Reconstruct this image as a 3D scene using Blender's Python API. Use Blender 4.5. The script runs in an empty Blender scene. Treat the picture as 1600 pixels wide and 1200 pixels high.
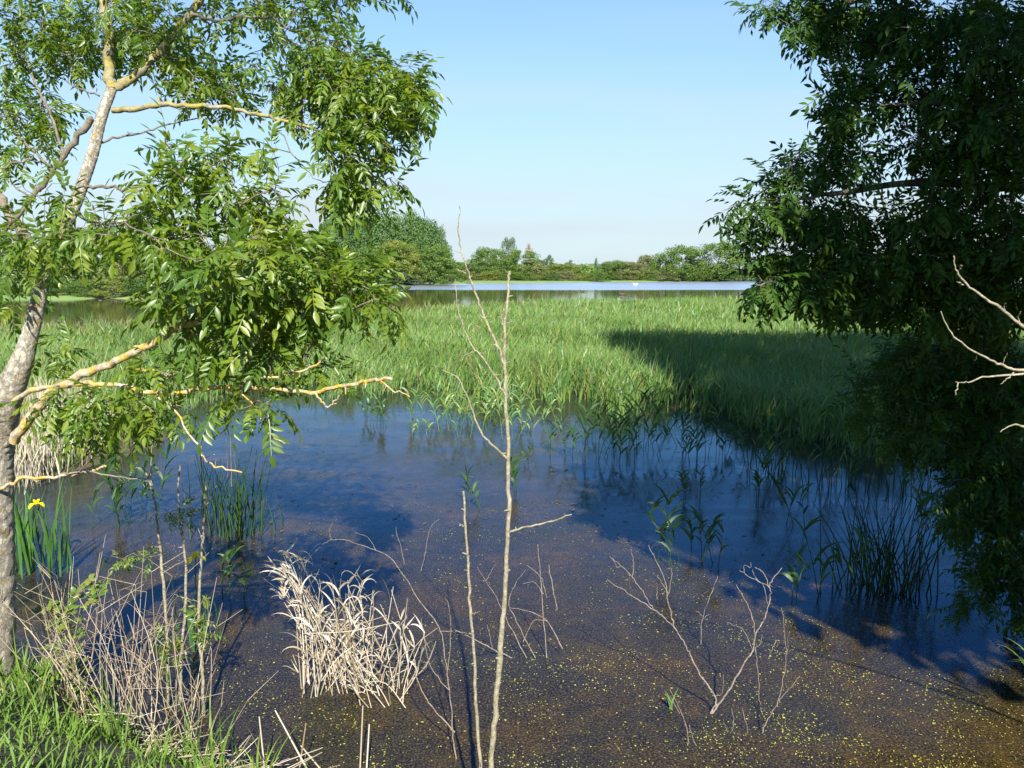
import bpy, math, random
import numpy as np
from mathutils import Vector, Matrix

random.seed(7)
rng = np.random.default_rng(11)
PI = math.pi
R = math.radians
S = bpy.context.scene
C = S.collection

# ------------------------------------------------------------------ camera, sky, sun, exposure
H_CAM, PITCH, F = 3.0, R(7.5), 1333.3
cam = bpy.data.cameras.new('camera'); cam_o = bpy.data.objects.new('camera', cam); C.objects.link(cam_o)
cam_o.location = (0, 0, H_CAM); cam_o.rotation_euler = (PI/2 - PITCH, 0, 0)
cam.sensor_width = 36; cam.lens = 30; cam.clip_start = 0.05; cam.clip_end = 9000
S.camera = cam_o

SUN_EL, SUN_X = R(36), 0.15          # the sun stands behind the camera, a little to the right
sun_dir = Vector((SUN_X, -1, 0)).normalized() * math.cos(SUN_EL) + Vector((0, 0, math.sin(SUN_EL)))
world = bpy.data.worlds.new('World'); S.world = world; world.use_nodes = True
wn = world.node_tree.nodes; wl = world.node_tree.links
bg = wn['Background']
sky = wn.new('ShaderNodeTexSky'); sky.sky_type = 'NISHITA'; sky.sun_disc = False
sky.sun_elevation = SUN_EL; sky.sun_rotation = math.atan2(sun_dir.x, sun_dir.y)
sky.air_density = 1.25; sky.dust_density = 0.35; sky.ozone_density = 6.0; sky.altitude = 50
# milky spring haze low over the horizon, all the way round, with very thin cirrus veils
gm = wn.new('ShaderNodeTexCoord'); sp = wn.new('ShaderNodeSeparateXYZ'); wl.new(gm.outputs['Generated'], sp.inputs[0])
mr = wn.new('ShaderNodeMapRange'); mr.inputs[1].default_value = .40; mr.inputs[2].default_value = -.02; mr.inputs[3].default_value = 0; mr.inputs[4].default_value = 1
wl.new(sp.outputs[2], mr.inputs[0])
mp = wn.new('ShaderNodeMapping'); mp.inputs['Scale'].default_value = (1.2, 1.2, 9); wl.new(gm.outputs['Generated'], mp.inputs[0])
cn = wn.new('ShaderNodeTexNoise'); cn.inputs['Scale'].default_value = 1.6; cn.inputs['Detail'].default_value = 5; wl.new(mp.outputs[0], cn.inputs['Vector'])
cm = wn.new('ShaderNodeMath'); cm.operation = 'MULTIPLY_ADD'; cm.inputs[1].default_value = 1.1; cm.inputs[2].default_value = .5; wl.new(cn.outputs[0], cm.inputs[0])
cf = wn.new('ShaderNodeMath'); cf.operation = 'MULTIPLY'; cf.use_clamp = True; wl.new(mr.outputs[0], cf.inputs[0]); wl.new(cm.outputs[0], cf.inputs[1])
wm = wn.new('ShaderNodeMix'); wm.data_type = 'RGBA'; wl.new(cf.outputs[0], wm.inputs[0]); tn = wn.new('ShaderNodeMix'); tn.data_type = 'RGBA'; tn.blend_type = 'MULTIPLY'; tn.inputs[0].default_value = 1; tn.inputs[7].default_value = (.74, 1.10, 1.30, 1)
wl.new(sky.outputs[0], tn.inputs[6]); wl.new(tn.outputs[2], wm.inputs[6]); wm.inputs[7].default_value = (4.5, 5.15, 5.6, 1)
wl.new(wm.outputs[2], bg.inputs[0]); bg.inputs[1].default_value = 0.056
sun = bpy.data.lights.new('sun', 'SUN'); sun.energy = 5.0; sun.angle = R(0.53); sun.color = (1, .95, .87)
sun_o = bpy.data.objects.new('sun', sun); C.objects.link(sun_o)
sun_o.rotation_euler = sun_dir.to_track_quat('Z', 'Y').to_euler()
S.view_settings.view_transform = 'Standard'; S.view_settings.look = 'None'
S.view_settings.exposure = 1.50; S.view_settings.gamma = 1.0
S.view_settings.use_curve_mapping = False
S.render.engine = 'CYCLES'
S.cycles.max_bounces = 8; S.cycles.transparent_max_bounces = 8

# ------------------------------------------------------------------ helpers
def ray(px, py):
    u = (px-800)/F; v = (600-py)/F; c, s = math.cos(PITCH), math.sin(PITCH)
    return Vector((u, c+v*s, -s+v*c))
def at(px, py, Y):
    d = ray(px, py); return Vector((0, 0, H_CAM)) + d*(Y/d.y)
def gnd(px, py, z=0.0):
    d = ray(px, py); return Vector((0, 0, H_CAM)) + d*((z-H_CAM)/d.z)

class MB:
    def __init__(s): s.V=[]; s.L=[]; s.N=[]; s.A=[]; s.n=0
    def add(s, V, faces, rnd=0.5):
        V = np.asarray(V, float).reshape(-1, 3); F_ = np.asarray(faces, int)
        s.V.append(V); s.L.append((F_+s.n).ravel()); s.N.append(np.full(len(F_), F_.shape[1]))
        s.A.append(np.full(len(V), rnd) if np.isscalar(rnd) else np.asarray(rnd, float).ravel()); s.n += len(V)
    def mesh(s, name, mat, smooth=False):
        me = bpy.data.meshes.new(name)
        if not s.V: return me
        V = np.concatenate(s.V); L = np.concatenate(s.L); N = np.concatenate(s.N)
        st = np.concatenate([[0], np.cumsum(N)[:-1]])
        me.vertices.add(len(V)); me.vertices.foreach_set('co', V.ravel().astype(np.float32))
        me.loops.add(len(L)); me.loops.foreach_set('vertex_index', L.astype(np.int32))
        me.polygons.add(len(N)); me.polygons.foreach_set('loop_start', st.astype(np.int32))
        me.polygons.foreach_set('loop_total', N.astype(np.int32))
        if smooth: me.polygons.foreach_set('use_smooth', np.ones(len(N), bool))
        me.update(calc_edges=True)
        a = me.attributes.new('rnd', 'FLOAT', 'POINT'); a.data.foreach_set('value', np.concatenate(s.A).astype(np.float32))
        me.materials.append(mat)
        return me
    def build(s, name, mat, parent=None, smooth=False, kind=None, label=None):
        o = bpy.data.objects.new(name, s.mesh(name, mat, smooth)); C.objects.link(o)
        if parent: 
            o.parent = parent; o.location = -parent.location
        if kind: o['kind'] = kind
        if label: o['label'] = label
        return o

def thing(name, label, cat, loc=(0, 0, 0), group=None):
    o = bpy.data.objects.new(name, None); C.objects.link(o); o.location = loc; o.empty_display_size = .1
    o['label'] = label; o['category'] = cat
    if group: o['group'] = group
    return o
def tag(o, label, cat, group=None):
    o['label'] = label; o['category'] = cat
    if group: o['group'] = group
    return o

def smooth_path(P, step=None, n=5):
    """Catmull-Rom through points; each P is a vector + radius (4 numbers)."""
    P = [np.array(p, float) for p in P]
    if len(P) == 2: P = [P[0], (P[0]+P[1])/2, P[1]]
    Q = [2*P[0]-P[1]] + P + [2*P[-1]-P[-2]]
    out = []
    for i in range(1, len(Q)-2):
        for k in range(n):
            t = k/n
            a, b, c, d = Q[i-1], Q[i], Q[i+1], Q[i+2]
            out.append(.5*((2*b)+(-a+c)*t+(2*a-5*b+4*c-d)*t*t+(-a+3*b-3*c+d)*t**3))
    out.append(P[-1])
    return np.array(out)

def tube(mb, P, sides=6, rnd=.5, wob=0.0, cap=True):
    """P: (n,4) points with radius"""
    P = np.asarray(P, float); n = len(P)
    X = P[:, :3]; r = P[:, 3]
    T = np.gradient(X, axis=0); T /= np.linalg.norm(T, axis=1, keepdims=True)+1e-9
    ref = np.array([0.3, 1, 0.1]) if abs(T[0, 1]) < .8 else np.array([1, .1, 0.2])
    N = np.cross(T, ref); N /= np.linalg.norm(N, axis=1, keepdims=True)+1e-9
    B = np.cross(T, N)
    a = np.linspace(0, 2*PI, sides, endpoint=False)
    rr = r[:, None]*(1 + (wob*rng.standard_normal((n, sides)) if wob else 0))
    V = X[:, None]+rr[..., None]*(np.cos(a)[None, :, None]*N[:, None]+np.sin(a)[None, :, None]*B[:, None])
    idx = np.arange(n*sides).reshape(n, sides)
    A_ = idx[:-1]; B_ = idx[1:]
    Fq = np.stack([A_, np.roll(A_, -1, 1), np.roll(B_, -1, 1), B_], -1).reshape(-1, 4)
    mb.add(V.reshape(-1, 3), Fq, rnd)
    if cap and sides > 3:
        tip = X[-1]+T[-1]*r[-1]*.8
        base = mb.n
        mb.add(np.vstack([V[-1], tip]), [[k, (k+1) % sides, sides] for k in range(sides)], rnd)

def px_path(pts, Y0, Y1=None, r0=.01, r1=.004, jit=0.0, n=5):
    """a path through picture points laid at depths from Y0 to Y1 (metres)"""
    Y1 = Y0 if Y1 is None else Y1; m = len(pts); P = []
    for i, p in enumerate(pts):
        t = i/(m-1); Y = p[2] if len(p) > 2 else Y0+(Y1-Y0)*t
        w = at(p[0], p[1], Y); P.append((w.x, w.y, w.z, r0+(r1-r0)*t))
    Q = smooth_path(P, n=n)
    if jit: Q[1:-1, :3] += rng.standard_normal((len(Q)-2, 3))*jit
    return Q

def blades(mb, base, hgt, azi, lean, bend, wid, K=4, rnd=None, facing=None, twist=None):
    """many grass blades at once; base (N,3); lean/bend in radians-ish; width m"""
    N = len(base); t = np.linspace(0, 1, K+1)
    ang = lean[:, None] + bend[:, None]*t[None]**1.6           # angle from vertical along the blade
    ds = hgt[:, None]/K
    dx = np.sin(ang)*ds; dz = np.cos(ang)*ds
    X = np.concatenate([np.zeros((N, 1)), np.cumsum(dx[:, :-1], 1)], 1)
    Z = np.concatenate([np.zeros((N, 1)), np.cumsum(dz[:, :-1], 1)], 1)
    d = np.stack([np.cos(azi), np.sin(azi), 0*azi], 1)
    fa = azi+PI/2 if facing is None else facing
    side = np.stack([np.cos(fa), np.sin(fa), 0*fa], 1)
    prof = np.clip(np.minimum(.55+1.2*t, 1.9*(1-t)), 0.03, 1)
    ctr = base[:, None]+d[:, None]*X[..., None]+np.array([0, 0, 1.])*Z[..., None]
    side = np.repeat(side[:, None], K+1, 1)
    if twist is not None:
        perp = np.stack([-np.sin(azi), np.cos(azi), 0*azi], 1)[:, None]; nrm = np.cos(ang)[..., None]*d[:, None]-np.sin(ang)[..., None]*np.array([0, 0, 1.])
        side = np.cos(twist)[:, None, None]*perp+np.sin(twist)[:, None, None]*nrm
    w = (wid[:, None]*prof[None]/2)[..., None]*side
    V = np.stack([ctr-w, ctr+w], 2).reshape(N, -1, 3)
    q = np.array([[2*k, 2*k+1, 2*k+3, 2*k+2] for k in range(K)])
    Fq = (q[None]+(np.arange(N)*(2*(K+1)))[:, None, None]).reshape(-1, 4)
    if rnd is None: rnd = rng.random(N)
    mb.add(V.reshape(-1, 3), Fq, np.repeat(rnd, 2*(K+1)))

# ------------------------------------------------------------------ materials
def nt(name):
    m = bpy.data.materials.new(name); m.use_nodes = True; n = m.node_tree.nodes; l = m.node_tree.links
    return m, n, l, n['Principled BSDF'], n['Material Output']
def ramp(n, pos_cols):
    r = n.new('ShaderNodeValToRGB'); e = r.color_ramp.elements
    while len(e) < len(pos_cols): e.new(.5)
    for k, (p, c) in enumerate(pos_cols): e[k].position = p; e[k].color = (*c, 1)
    return r
def noise(n, l, scale, detail=4, rough=.55, coord='Object', vec=None):
    t = n.new('ShaderNodeTexNoise'); t.inputs['Scale'].default_value = scale; t.inputs['Detail'].default_value = detail
    t.inputs['Roughness'].default_value = rough
    if vec is None:
        tc = n.new('ShaderNodeTexCoord'); l.new(tc.outputs[coord], t.inputs['Vector'])
    else: l.new(vec, t.inputs['Vector'])
    return t
def mth(n, l, op, a, b=None, c=None):
    m = n.new('ShaderNodeMath'); m.operation = op
    for i, v in enumerate((a, b, c)):
        if v is None: continue
        if isinstance(v, (int, float)): m.inputs[i].default_value = v
        else: l.new(v, m.inputs[i])
    return m.outputs[0]
def mixc(n, l, f, a, b, mode='MIX'):
    m = n.new('ShaderNodeMix'); m.data_type = 'RGBA'; m.blend_type = mode
    if isinstance(f, (int, float)): m.inputs[0].default_value = f
    else: l.new(f, m.inputs[0])
    for i, v in ((6, a), (7, b)):
        if isinstance(v, tuple): m.inputs[i].default_value = (*v, 1)
        else: l.new(v, m.inputs[i])
    return m.outputs[2]

def leaf_mat(name, cols, rough=.35, trans=.35, tcol=(.12, .22, .02), spec=.5):
    m, n, l, p, out = nt(name)
    at_ = n.new('ShaderNodeAttribute'); at_.attribute_name = 'rnd'
    oi = n.new('ShaderNodeObjectInfo')
    f = mth(n, l, 'FRACT', mth(n, l, 'ADD', at_.outputs['Fac'], oi.outputs['Random']))
    k = len(cols)
    r = ramp(n, [(i/(k-1) if k > 1 else 0, c) for i, c in enumerate(cols)])
    l.new(f, r.inputs[0])
    l.new(r.outputs[0], p.inputs['Base Color']); p.inputs['Roughness'].default_value = rough
    p.inputs['Specular IOR Level'].default_value = spec
    tr = n.new('ShaderNodeBsdfTranslucent')
    tc = mixc(n, l, .5, r.outputs[0], tcol); l.new(tc, tr.inputs[0])
    mx = n.new('ShaderNodeMixShader'); mx.inputs[0].default_value = trans
    l.new(p.outputs[0], mx.inputs[1]); l.new(tr.outputs[0], mx.inputs[2]); l.new(mx.outputs[0], out.inputs[0])
    return m

def bark_mat(name, base, dark, lichen=.0, lcol=(.55, .34, .03), scale=14, bump=.35):
    m, n, l, p, out = nt(name)
    n1 = noise(n, l, scale, 6, .65); r1 = ramp(n, [(.3, dark), (.62, base)]); l.new(n1.outputs[0], r1.inputs[0])
    col = r1.outputs[0]
    n4 = noise(n, l, scale*3.2, 3, .6)
    pl = ramp(n, [(.55, (0, 0, 0)), (.66, (1, 1, 1))]); l.new(n4.outputs[0], pl.inputs[0])
    col = mixc(n, l, mth(n, l, 'MULTIPLY', pl.outputs[0], .35), col, tuple(min(.6, c*1.5+.06) for c in base))
    if lichen > 0:
        n2 = noise(n, l, 16, 7, .75); r2 = ramp(n, [(.66-lichen*.35, (0, 0, 0)), (.72-lichen*.35, (1, 1, 1))]); l.new(n2.outputs[0], r2.inputs[0])
        n5 = noise(n, l, 60, 2); lr = ramp(n, [(.3, tuple(c*.55 for c in lcol)), (.65, lcol)]); l.new(n5.outputs[0], lr.inputs[0])
        col = mixc(n, l, r2.outputs[0], col, lr.outputs[0])
    l.new(col, p.inputs['Base Color']); p.inputs['Roughness'].default_value = .9
    b = n.new('ShaderNodeBump'); b.inputs['Strength'].default_value = bump; b.inputs['Distance'].default_value = .02
    n3 = noise(n, l, scale*2.2, 6, .7); hgt = n3.outputs[0]
    if name == 'ash_bark':   # flaky plates split by cracks
        tc = n.new('ShaderNodeTexCoord'); mp_ = n.new('ShaderNodeMapping'); mp_.inputs['Scale'].default_value = (1, 1, .45); l.new(tc.outputs['Object'], mp_.inputs[0])
        wr = mixc(n, l, .06, mp_.outputs[0], n3.outputs[1]); vo = n.new('ShaderNodeTexVoronoi'); vo.feature = 'DISTANCE_TO_EDGE'; vo.inputs['Scale'].default_value = 34; l.new(wr, vo.inputs['Vector'])
        cr = ramp(n, [(0, (0, 0, 0)), (.12, (1, 1, 1))]); l.new(vo.outputs[0], cr.inputs[0])
        hgt = mth(n, l, 'ADD', hgt, mth(n, l, 'MULTIPLY', cr.outputs[0], .8)); col = mixc(n, l, mth(n, l, 'MULTIPLY_ADD', cr.outputs[0], .65, .35), dark, col); l.new(col, p.inputs['Base Color'])
    l.new(hgt, b.inputs['Height']); l.new(b.outputs[0], p.inputs['Normal'])
    return m

M = {}
M['ash_leaf'] = leaf_mat('ash_leaf', [(.05, .115, .010), (.10, .17, .011), (.16, .21, .014), (.06, .13, .012), (.12, .18, .02)], .42, .45, (.26, .36, .012), .6)
M['ash_leaf_shaded'] = leaf_mat('ash_leaf_shaded', [(.018, .05, .006), (.028, .07, .008), (.045, .09, .008), (.02, .055, .007)], .6, .25, (.10, .2, .01), .2)  # ash leaf greens darkened, shade put into the colour of the right tree
M['reed'] = leaf_mat('reed', [(.06, .14, .045), (.10, .19, .04), (.15, .22, .035), (.075, .17, .06), (.26, .25, .07)], .45, .35, (.17, .25, .04), .4)
M['reed_shaded'] = leaf_mat('reed_shaded', [(.02, .06, .012), (.03, .08, .014), (.045, .09, .018)], .45, .3, (.1, .18, .03), .4)  # shaded copy of the reed greens, the tree shade mixed into the colour
M['reed_brown'] = leaf_mat('reed_brown', [(.13, .15, .05), (.2, .17, .07), (.1, .15, .04)], .6, .3, (.2, .2, .06), .3)
M['straw'] = leaf_mat('straw', [(.22, .17, .10), (.40, .34, .25), (.54, .49, .40), (.30, .24, .15)], .6, .25, (.5, .42, .28), .3)
M['dry_stalk'] = leaf_mat('dry_stalk', [(.16, .125, .08), (.27, .22, .15), (.38, .32, .23)], .8, .05, (.4, .3, .2), .2)
M['grass'] = leaf_mat('grass', [(.05, .11, .02), (.10, .19, .025), (.16, .24, .03), (.10, .19, .03), (.36, .30, .17)], .5, .35, (.2, .3, .03), .35)
M['bramble_leaf'] = leaf_mat('bramble_leaf', [(.05, .11, .015), (.10, .16, .02), (.14, .19, .025), (.16, .15, .04)], .4, .3, (.2, .3, .02), .5)
M['iris_leaf'] = leaf_mat('iris_leaf', [(.04, .11, .025), (.06, .15, .02), (.03, .08, .025)], .4, .35, (.16, .28, .02), .5)
M['petal'] = leaf_mat('petal', [(.8, .6, .01), (.85, .68, .03)], .5, .3, (.8, .6, .02), .3)
M['trunk'] = bark_mat('ash_bark', (.37, .34, .27), (.12, .10, .075), .26, (.36, .25, .05), 22, .6)
M['bark_mid'] = bark_mat('ash_bark_upper', (.24, .215, .14), (.07, .06, .035), .55, (.24, .20, .045), 18, .4)
M['bark_lichen'] = bark_mat('lichen_bark', (.40, .34, .24), (.16, .12, .07), .50, (.44, .29, .04), 18, .6)
M['twig_bark'] = bark_mat('twig_bark', (.15, .125, .085), (.06, .05, .035), .0, scale=20)
M['sapling_bark'] = bark_mat('sapling_bark', (.25, .225, .15), (.10, .085, .05), .16, (.42, .30, .05), 30, .5)
M['dead_twig'] = bark_mat('dead_twig', (.21, .17, .135), (.08, .06, .045), 0, scale=30)
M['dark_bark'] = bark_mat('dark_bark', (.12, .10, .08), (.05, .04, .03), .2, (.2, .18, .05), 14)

def soil_mat():
    m, n, l, p, out = nt('bank_soil')
    a = noise(n, l, 3, 8, .7); r = ramp(n, [(.3, (.035, .026, .014)), (.5, (.07, .06, .025)), (.7, (.11, .09, .05))])
    l.new(a.outputs[0], r.inputs[0]); l.new(r.outputs[0], p.inputs['Base Color']); p.inputs['Roughness'].default_value = 1
    b = n.new('ShaderNodeBump'); b.inputs['Distance'].default_value = .05; c = noise(n, l, 25, 6, .7); l.new(c.outputs[0], b.inputs['Height']); l.new(b.outputs[0], p.inputs['Normal'])
    return m
M['soil'] = soil_mat()
def land_mat():
    m, n, l, p, out = nt('meadow')
    a = noise(n, l, .15, 8, .7); r = ramp(n, [(.35, (.09, .15, .03)), (.5, (.12, .20, .04)), (.66, (.16, .19, .06))])
    l.new(a.outputs[0], r.inputs[0]); l.new(r.outputs[0], p.inputs['Base Color']); p.inputs['Roughness'].default_value = 1
    return m
M['land'] = land_mat()

def water_mat():
    m, n, l, p, out = nt('pond_water')
    tc = n.new('ShaderNodeTexCoord'); P = tc.outputs['Object']
    sep = n.new('ShaderNodeSeparateXYZ'); l.new(P, sep.inputs[0])
    # murky brown water with rusty and purplish patches of drowned leaves
    big = noise(n, l, .55, 4, .6, vec=P); fine = noise(n, l, 62, 4, .8, vec=P); mid = noise(n, l, 5, 5, .7, vec=P)
    r = ramp(n, [(.36, (.005, .0045, .003)), (.5, (.016, .0135, .006)), (.64, (.042, .032, .009))]); l.new(mid.outputs[0], r.inputs[0])
    r2 = ramp(n, [(.40, (.001, .001, .001)), (.5, (.015, .0125, .007)), (.62, (.12, .095, .045))]); l.new(fine.outputs[0], r2.inputs[0])
    col = mixc(n, l, .62, r.outputs[0], r2.outputs[0])
    # thin floating film of debris, in patches: paler and rougher
    mp = n.new('ShaderNodeMapping'); mp.inputs['Scale'].default_value = (.35, .9, 1); l.new(P, mp.inputs[0])
    film = noise(n, l, 1.1, 7, .68, vec=mp.outputs[0]); fr = ramp(n, [(.42, (0, 0, 0)), (.62, (1, 1, 1))]); l.new(film.outputs[0], fr.inputs[0])
    fdet = noise(n, l, 60, 4, .8, vec=P); fd = ramp(n, [(.42, (0, 0, 0)), (.6, (1, 1, 1))]); l.new(fdet.outputs[0], fd.inputs[0])
    near = n.new('ShaderNodeMapRange'); near.inputs[1].default_value = 24; near.inputs[2].default_value = 12; l.new(sep.outputs[1], near.inputs[0])
    filmf = mth(n, l, 'MULTIPLY', mth(n, l, 'MULTIPLY', mth(n, l, 'MULTIPLY_ADD', fr.outputs[0], .8, .2), fd.outputs[0]), near.outputs[0])
    # rusty golden mats of weed lying just under the surface in broad drifts
    mt = noise(n, l, .9, 5, .65, vec=P); mr_ = ramp(n, [(.45, (0, 0, 0)), (.62, (1, 1, 1))]); l.new(mt.outputs[0], mr_.inputs[0])
    col = mixc(n, l, mth(n, l, 'MULTIPLY', mr_.outputs[0], .75), col, mixc(n, l, 1.0, col, (1.9, 1.45, .6), 'MULTIPLY'))
    col = mixc(n, l, mth(n, l, 'MULTIPLY', filmf, .5), col, (.030, .030, .027))
    df = n.new('ShaderNodeBsdfDiffuse'); l.new(col, df.inputs[0]); gl = n.new('ShaderNodeBsdfGlossy')
    fz = n.new('ShaderNodeFresnel'); fz.inputs[0].default_value = 1.31
    gr = ramp(n, [(0, (.16, .44, .85)), (.22, (.26, .58, 1)), (.45, (.52, .80, 1)), (.66, (1, 1, 1))]); l.new(fz.outputs[0], gr.inputs[0]); l.new(gr.outputs[0], gl.inputs[0])  # blue of the mirrored sky put into the gloss colour, white at grazing angles
    mxs = n.new('ShaderNodeMixShader'); l.new(mth(n, l, 'MULTIPLY', fz.outputs[0], mth(n, l, 'MULTIPLY_ADD', filmf, -.35, 1.0)), mxs.inputs[0]); l.new(df.outputs[0], mxs.inputs[1]); l.new(gl.outputs[0], mxs.inputs[2]); l.new(mxs.outputs[0], out.inputs[0])
    # ripples: faint near the reeds, stronger out on the open, windy part of the lake
    rip = noise(n, l, 6, 3, .5, vec=P); rip2 = noise(n, l, 1.3, 3, .6, vec=P)
    far = n.new('ShaderNodeMapRange'); far.inputs[1].default_value = 140; far.inputs[2].default_value = 150; l.new(mth(n, l, 'ADD', sep.outputs[1], mth(n, l, 'MULTIPLY', big.outputs[0], 6)), far.inputs[0])
    l.new(mth(n, l, 'ADD', mth(n, l, 'MULTIPLY', far.outputs[0], .30), mth(n, l, 'MULTIPLY_ADD', filmf, .12, .02)), gl.inputs['Roughness'])
    b = n.new('ShaderNodeBump'); b.inputs['Distance'].default_value = .05
    l.new(mth(n, l, 'MULTIPLY_ADD', far.outputs[0], .06, .03), b.inputs['Strength'])
    l.new(mth(n, l, 'ADD', rip.outputs[0], mth(n, l, 'MULTIPLY', rip2.outputs[0], 2.0)), b.inputs['Height'])
    b2 = n.new('ShaderNodeBump'); b2.inputs['Distance'].default_value = .01
    l.new(mth(n, l, 'MULTIPLY_ADD', filmf, .5, 0.0), b2.inputs['Strength']); l.new(fdet.outputs[0], b2.inputs['Height']); l.new(b.outputs[0], b2.inputs['Normal'])
    for k_ in (df, gl, fz): l.new(b2.outputs[0], k_.inputs['Normal'])
    n.remove(p)
    return m
M['water'] = water_mat()

# ------------------------------------------------------------------ water, land, banks
mb = MB(); mb.add([(-3000, -30, 0), (3000, -30, 0), (3000, 6000, 0), (-3000, 6000, 0)], [[0, 1, 2, 3]])
o = mb.build('water', M['water']); o['kind'] = 'structure'

def shore_far(x, Y):  # signed: >0 on land beyond the lake
    px = 800+x/Y*F
    ys = np.interp(px, [-900, 0, 300, 450, 590, 700, 950, 1150, 1600, 2600], [80, 92, 99, 108, 172, 210, 250, 266, 262, 240])
    return Y-ys
xs = np.concatenate([np.linspace(-1.4, 1.4, 141)])
tt = np.concatenate([[-1, 0, 1, 3, 8, 20, 50], [120, 300, 800, 2500]])
V = []
for u in xs:
    px = 800+u*F
    ys = float(np.interp(px, [-900, 0, 300, 450, 590, 700, 950, 1150, 1600, 2600], [80, 92, 99, 108, 172, 210, 250, 266, 262, 240])) + 1.5*math.sin(px*.05)+.8*math.sin(px*.17)
    for t in tt:
        Y = ys+t; z = -.15 if t < 0 else [0.02, .15, .3, .35, .4, .5][min(int(np.searchsorted([0, 1, 3, 8, 20, 50], t)), 5)]
        V.append((u*Y, Y, z+rng.random()*.05))
n_t = len(tt); idx = np.arange(len(V)).reshape(len(xs), n_t)
Fq = np.stack([idx[:-1, :-1], idx[1:, :-1], idx[1:, 1:], idx[:-1, 1:]], -1).reshape(-1, 4)
mb = MB(); mb.add(V, Fq); o = mb.build('far_meadow', M['land'], smooth=True); o['kind'] = 'structure'

def hash_noise(x, y):
    return (np.sin(x*1.7+y*.6)+np.sin(x*.8-y*2.1+1.3)+.5*np.sin(x*4.3+y*3.7)+.4*np.sin(x*7.9-y*6.1+2))*.25
def bank_z(x, y):
    x = np.asarray(x, float); y = np.asarray(y, float)
    ys = np.interp(x, [-12, -6, -4.2, -3.3, -2.4, -1.4, 0, 2.5, 3.6, 5, 8, 12], [8, 7.2, 6.6, 6.0, 5.2, 4.62, 4.45, 4.4, 4.6, 5.2, 6, 7])
    z1 = np.clip((ys-y)*.62, -.6, 1.35)
    d2 = 1-np.sqrt(((x+9.6)/3.4)**2+((y-14.5)/3.6)**2); z2 = np.clip(d2*1.2, -.6, .45)
    d3 = 1-np.sqrt(((x-7.9)/2.5)**2+((y-7.6)/2.6)**2); z3 = np.clip(d3*1.0, -.6, .4)
    z = np.maximum(np.maximum(z1, z2), z3)
    return z+.045*hash_noise(x*3, y*3)
gx = np.linspace(-15, 13, 225); gy = np.linspace(-6, 20, 209)
XX, YY = np.meshgrid(gx, gy, indexing='ij'); ZZ = bank_z(XX, YY)
idx = np.arange(XX.size).reshape(XX.shape)
Fq = np.stack([idx[:-1, :-1], idx[1:, :-1], idx[1:, 1:], idx[:-1, 1:]], -1).reshape(-1, 4)
mb = MB(); mb.add(np.stack([XX, YY, ZZ], -1).reshape(-1, 3), Fq); o = mb.build('bank', M['soil'], smooth=True); o['kind'] = 'structure'

# distant hill, low wooded ridge
def far_wood(name, x0, x1, Y, depth, hfun, card, n, mat, kind):
    mb = MB(); x = rng.uniform(x0, x1, n); y = Y+rng.uniform(0, depth, n)
    h = hfun(x)*(.82+.18*np.sin(x*.35+np.sin(x*.13)*2))+.8*np.sin(x*.9)
    z = h*np.sqrt(rng.random(n))
    cards(mb, np.stack([x, y, z], 1), np.full(n, card)); o = mb.build(name, mat); o['kind'] = kind; return o
def cards(mb, P, size, nrm=None, rnd=None):
    N = len(P); a = rng.standard_normal((N, 3)); 
    if nrm is not None: a = a*.55+nrm
    a /= np.linalg.norm(a, axis=1, keepdims=True)
    b = np.cross(a, rng.standard_normal((N, 3))); b /= np.linalg.norm(b, axis=1, keepdims=True); c = np.cross(a, b)
    s = size[:, None]*rng.uniform(.6, 1.25, (N, 1)); 
    V = np.stack([P-b*s*.5, P+c*s*.33, P+b*s*.5, P-c*s*.33], 1)
    Fq = np.arange(4*N).reshape(N, 4)
    mb.add(V.reshape(-1, 3), Fq, np.repeat(rng.random(N) if rnd is None else rnd, 4))

M['tree_green'] = leaf_mat('tree_green', [(.055, .11, .02), (.09, .155, .025), (.12, .175, .03)], .6, .25, (.1, .18, .03), .3)
M['tree_dark'] = leaf_mat('tree_dark', [(.045, .10, .022), (.07, .135, .03), (.06, .115, .028)], .6, .2, (.08, .15, .03), .3)
M['tree_pale'] = leaf_mat('tree_pale', [(.08, .13, .07), (.11, .16, .09), (.09, .14, .07)], .6, .25, (.15, .2, .1), .3)
M['tree_yellow'] = leaf_mat('tree_yellow', [(.12, .165, .028), (.16, .19, .035), (.14, .17, .03)], .6, .25, (.2, .2, .03), .3)
M['tree_brown'] = leaf_mat('tree_brown', [(.13, .15, .05), (.17, .175, .07), (.10, .135, .04)], .7, .2, (.2, .17, .1), .2)
M['tree_bare'] = leaf_mat('tree_bare', [(.2, .18, .13), (.25, .22, .17)], .8, .1, (.3, .25, .2), .2)
M['far_bark'] = bark_mat('far_bark', (.16, .13, .1), (.08, .06, .05), 0, scale=2)

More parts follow.
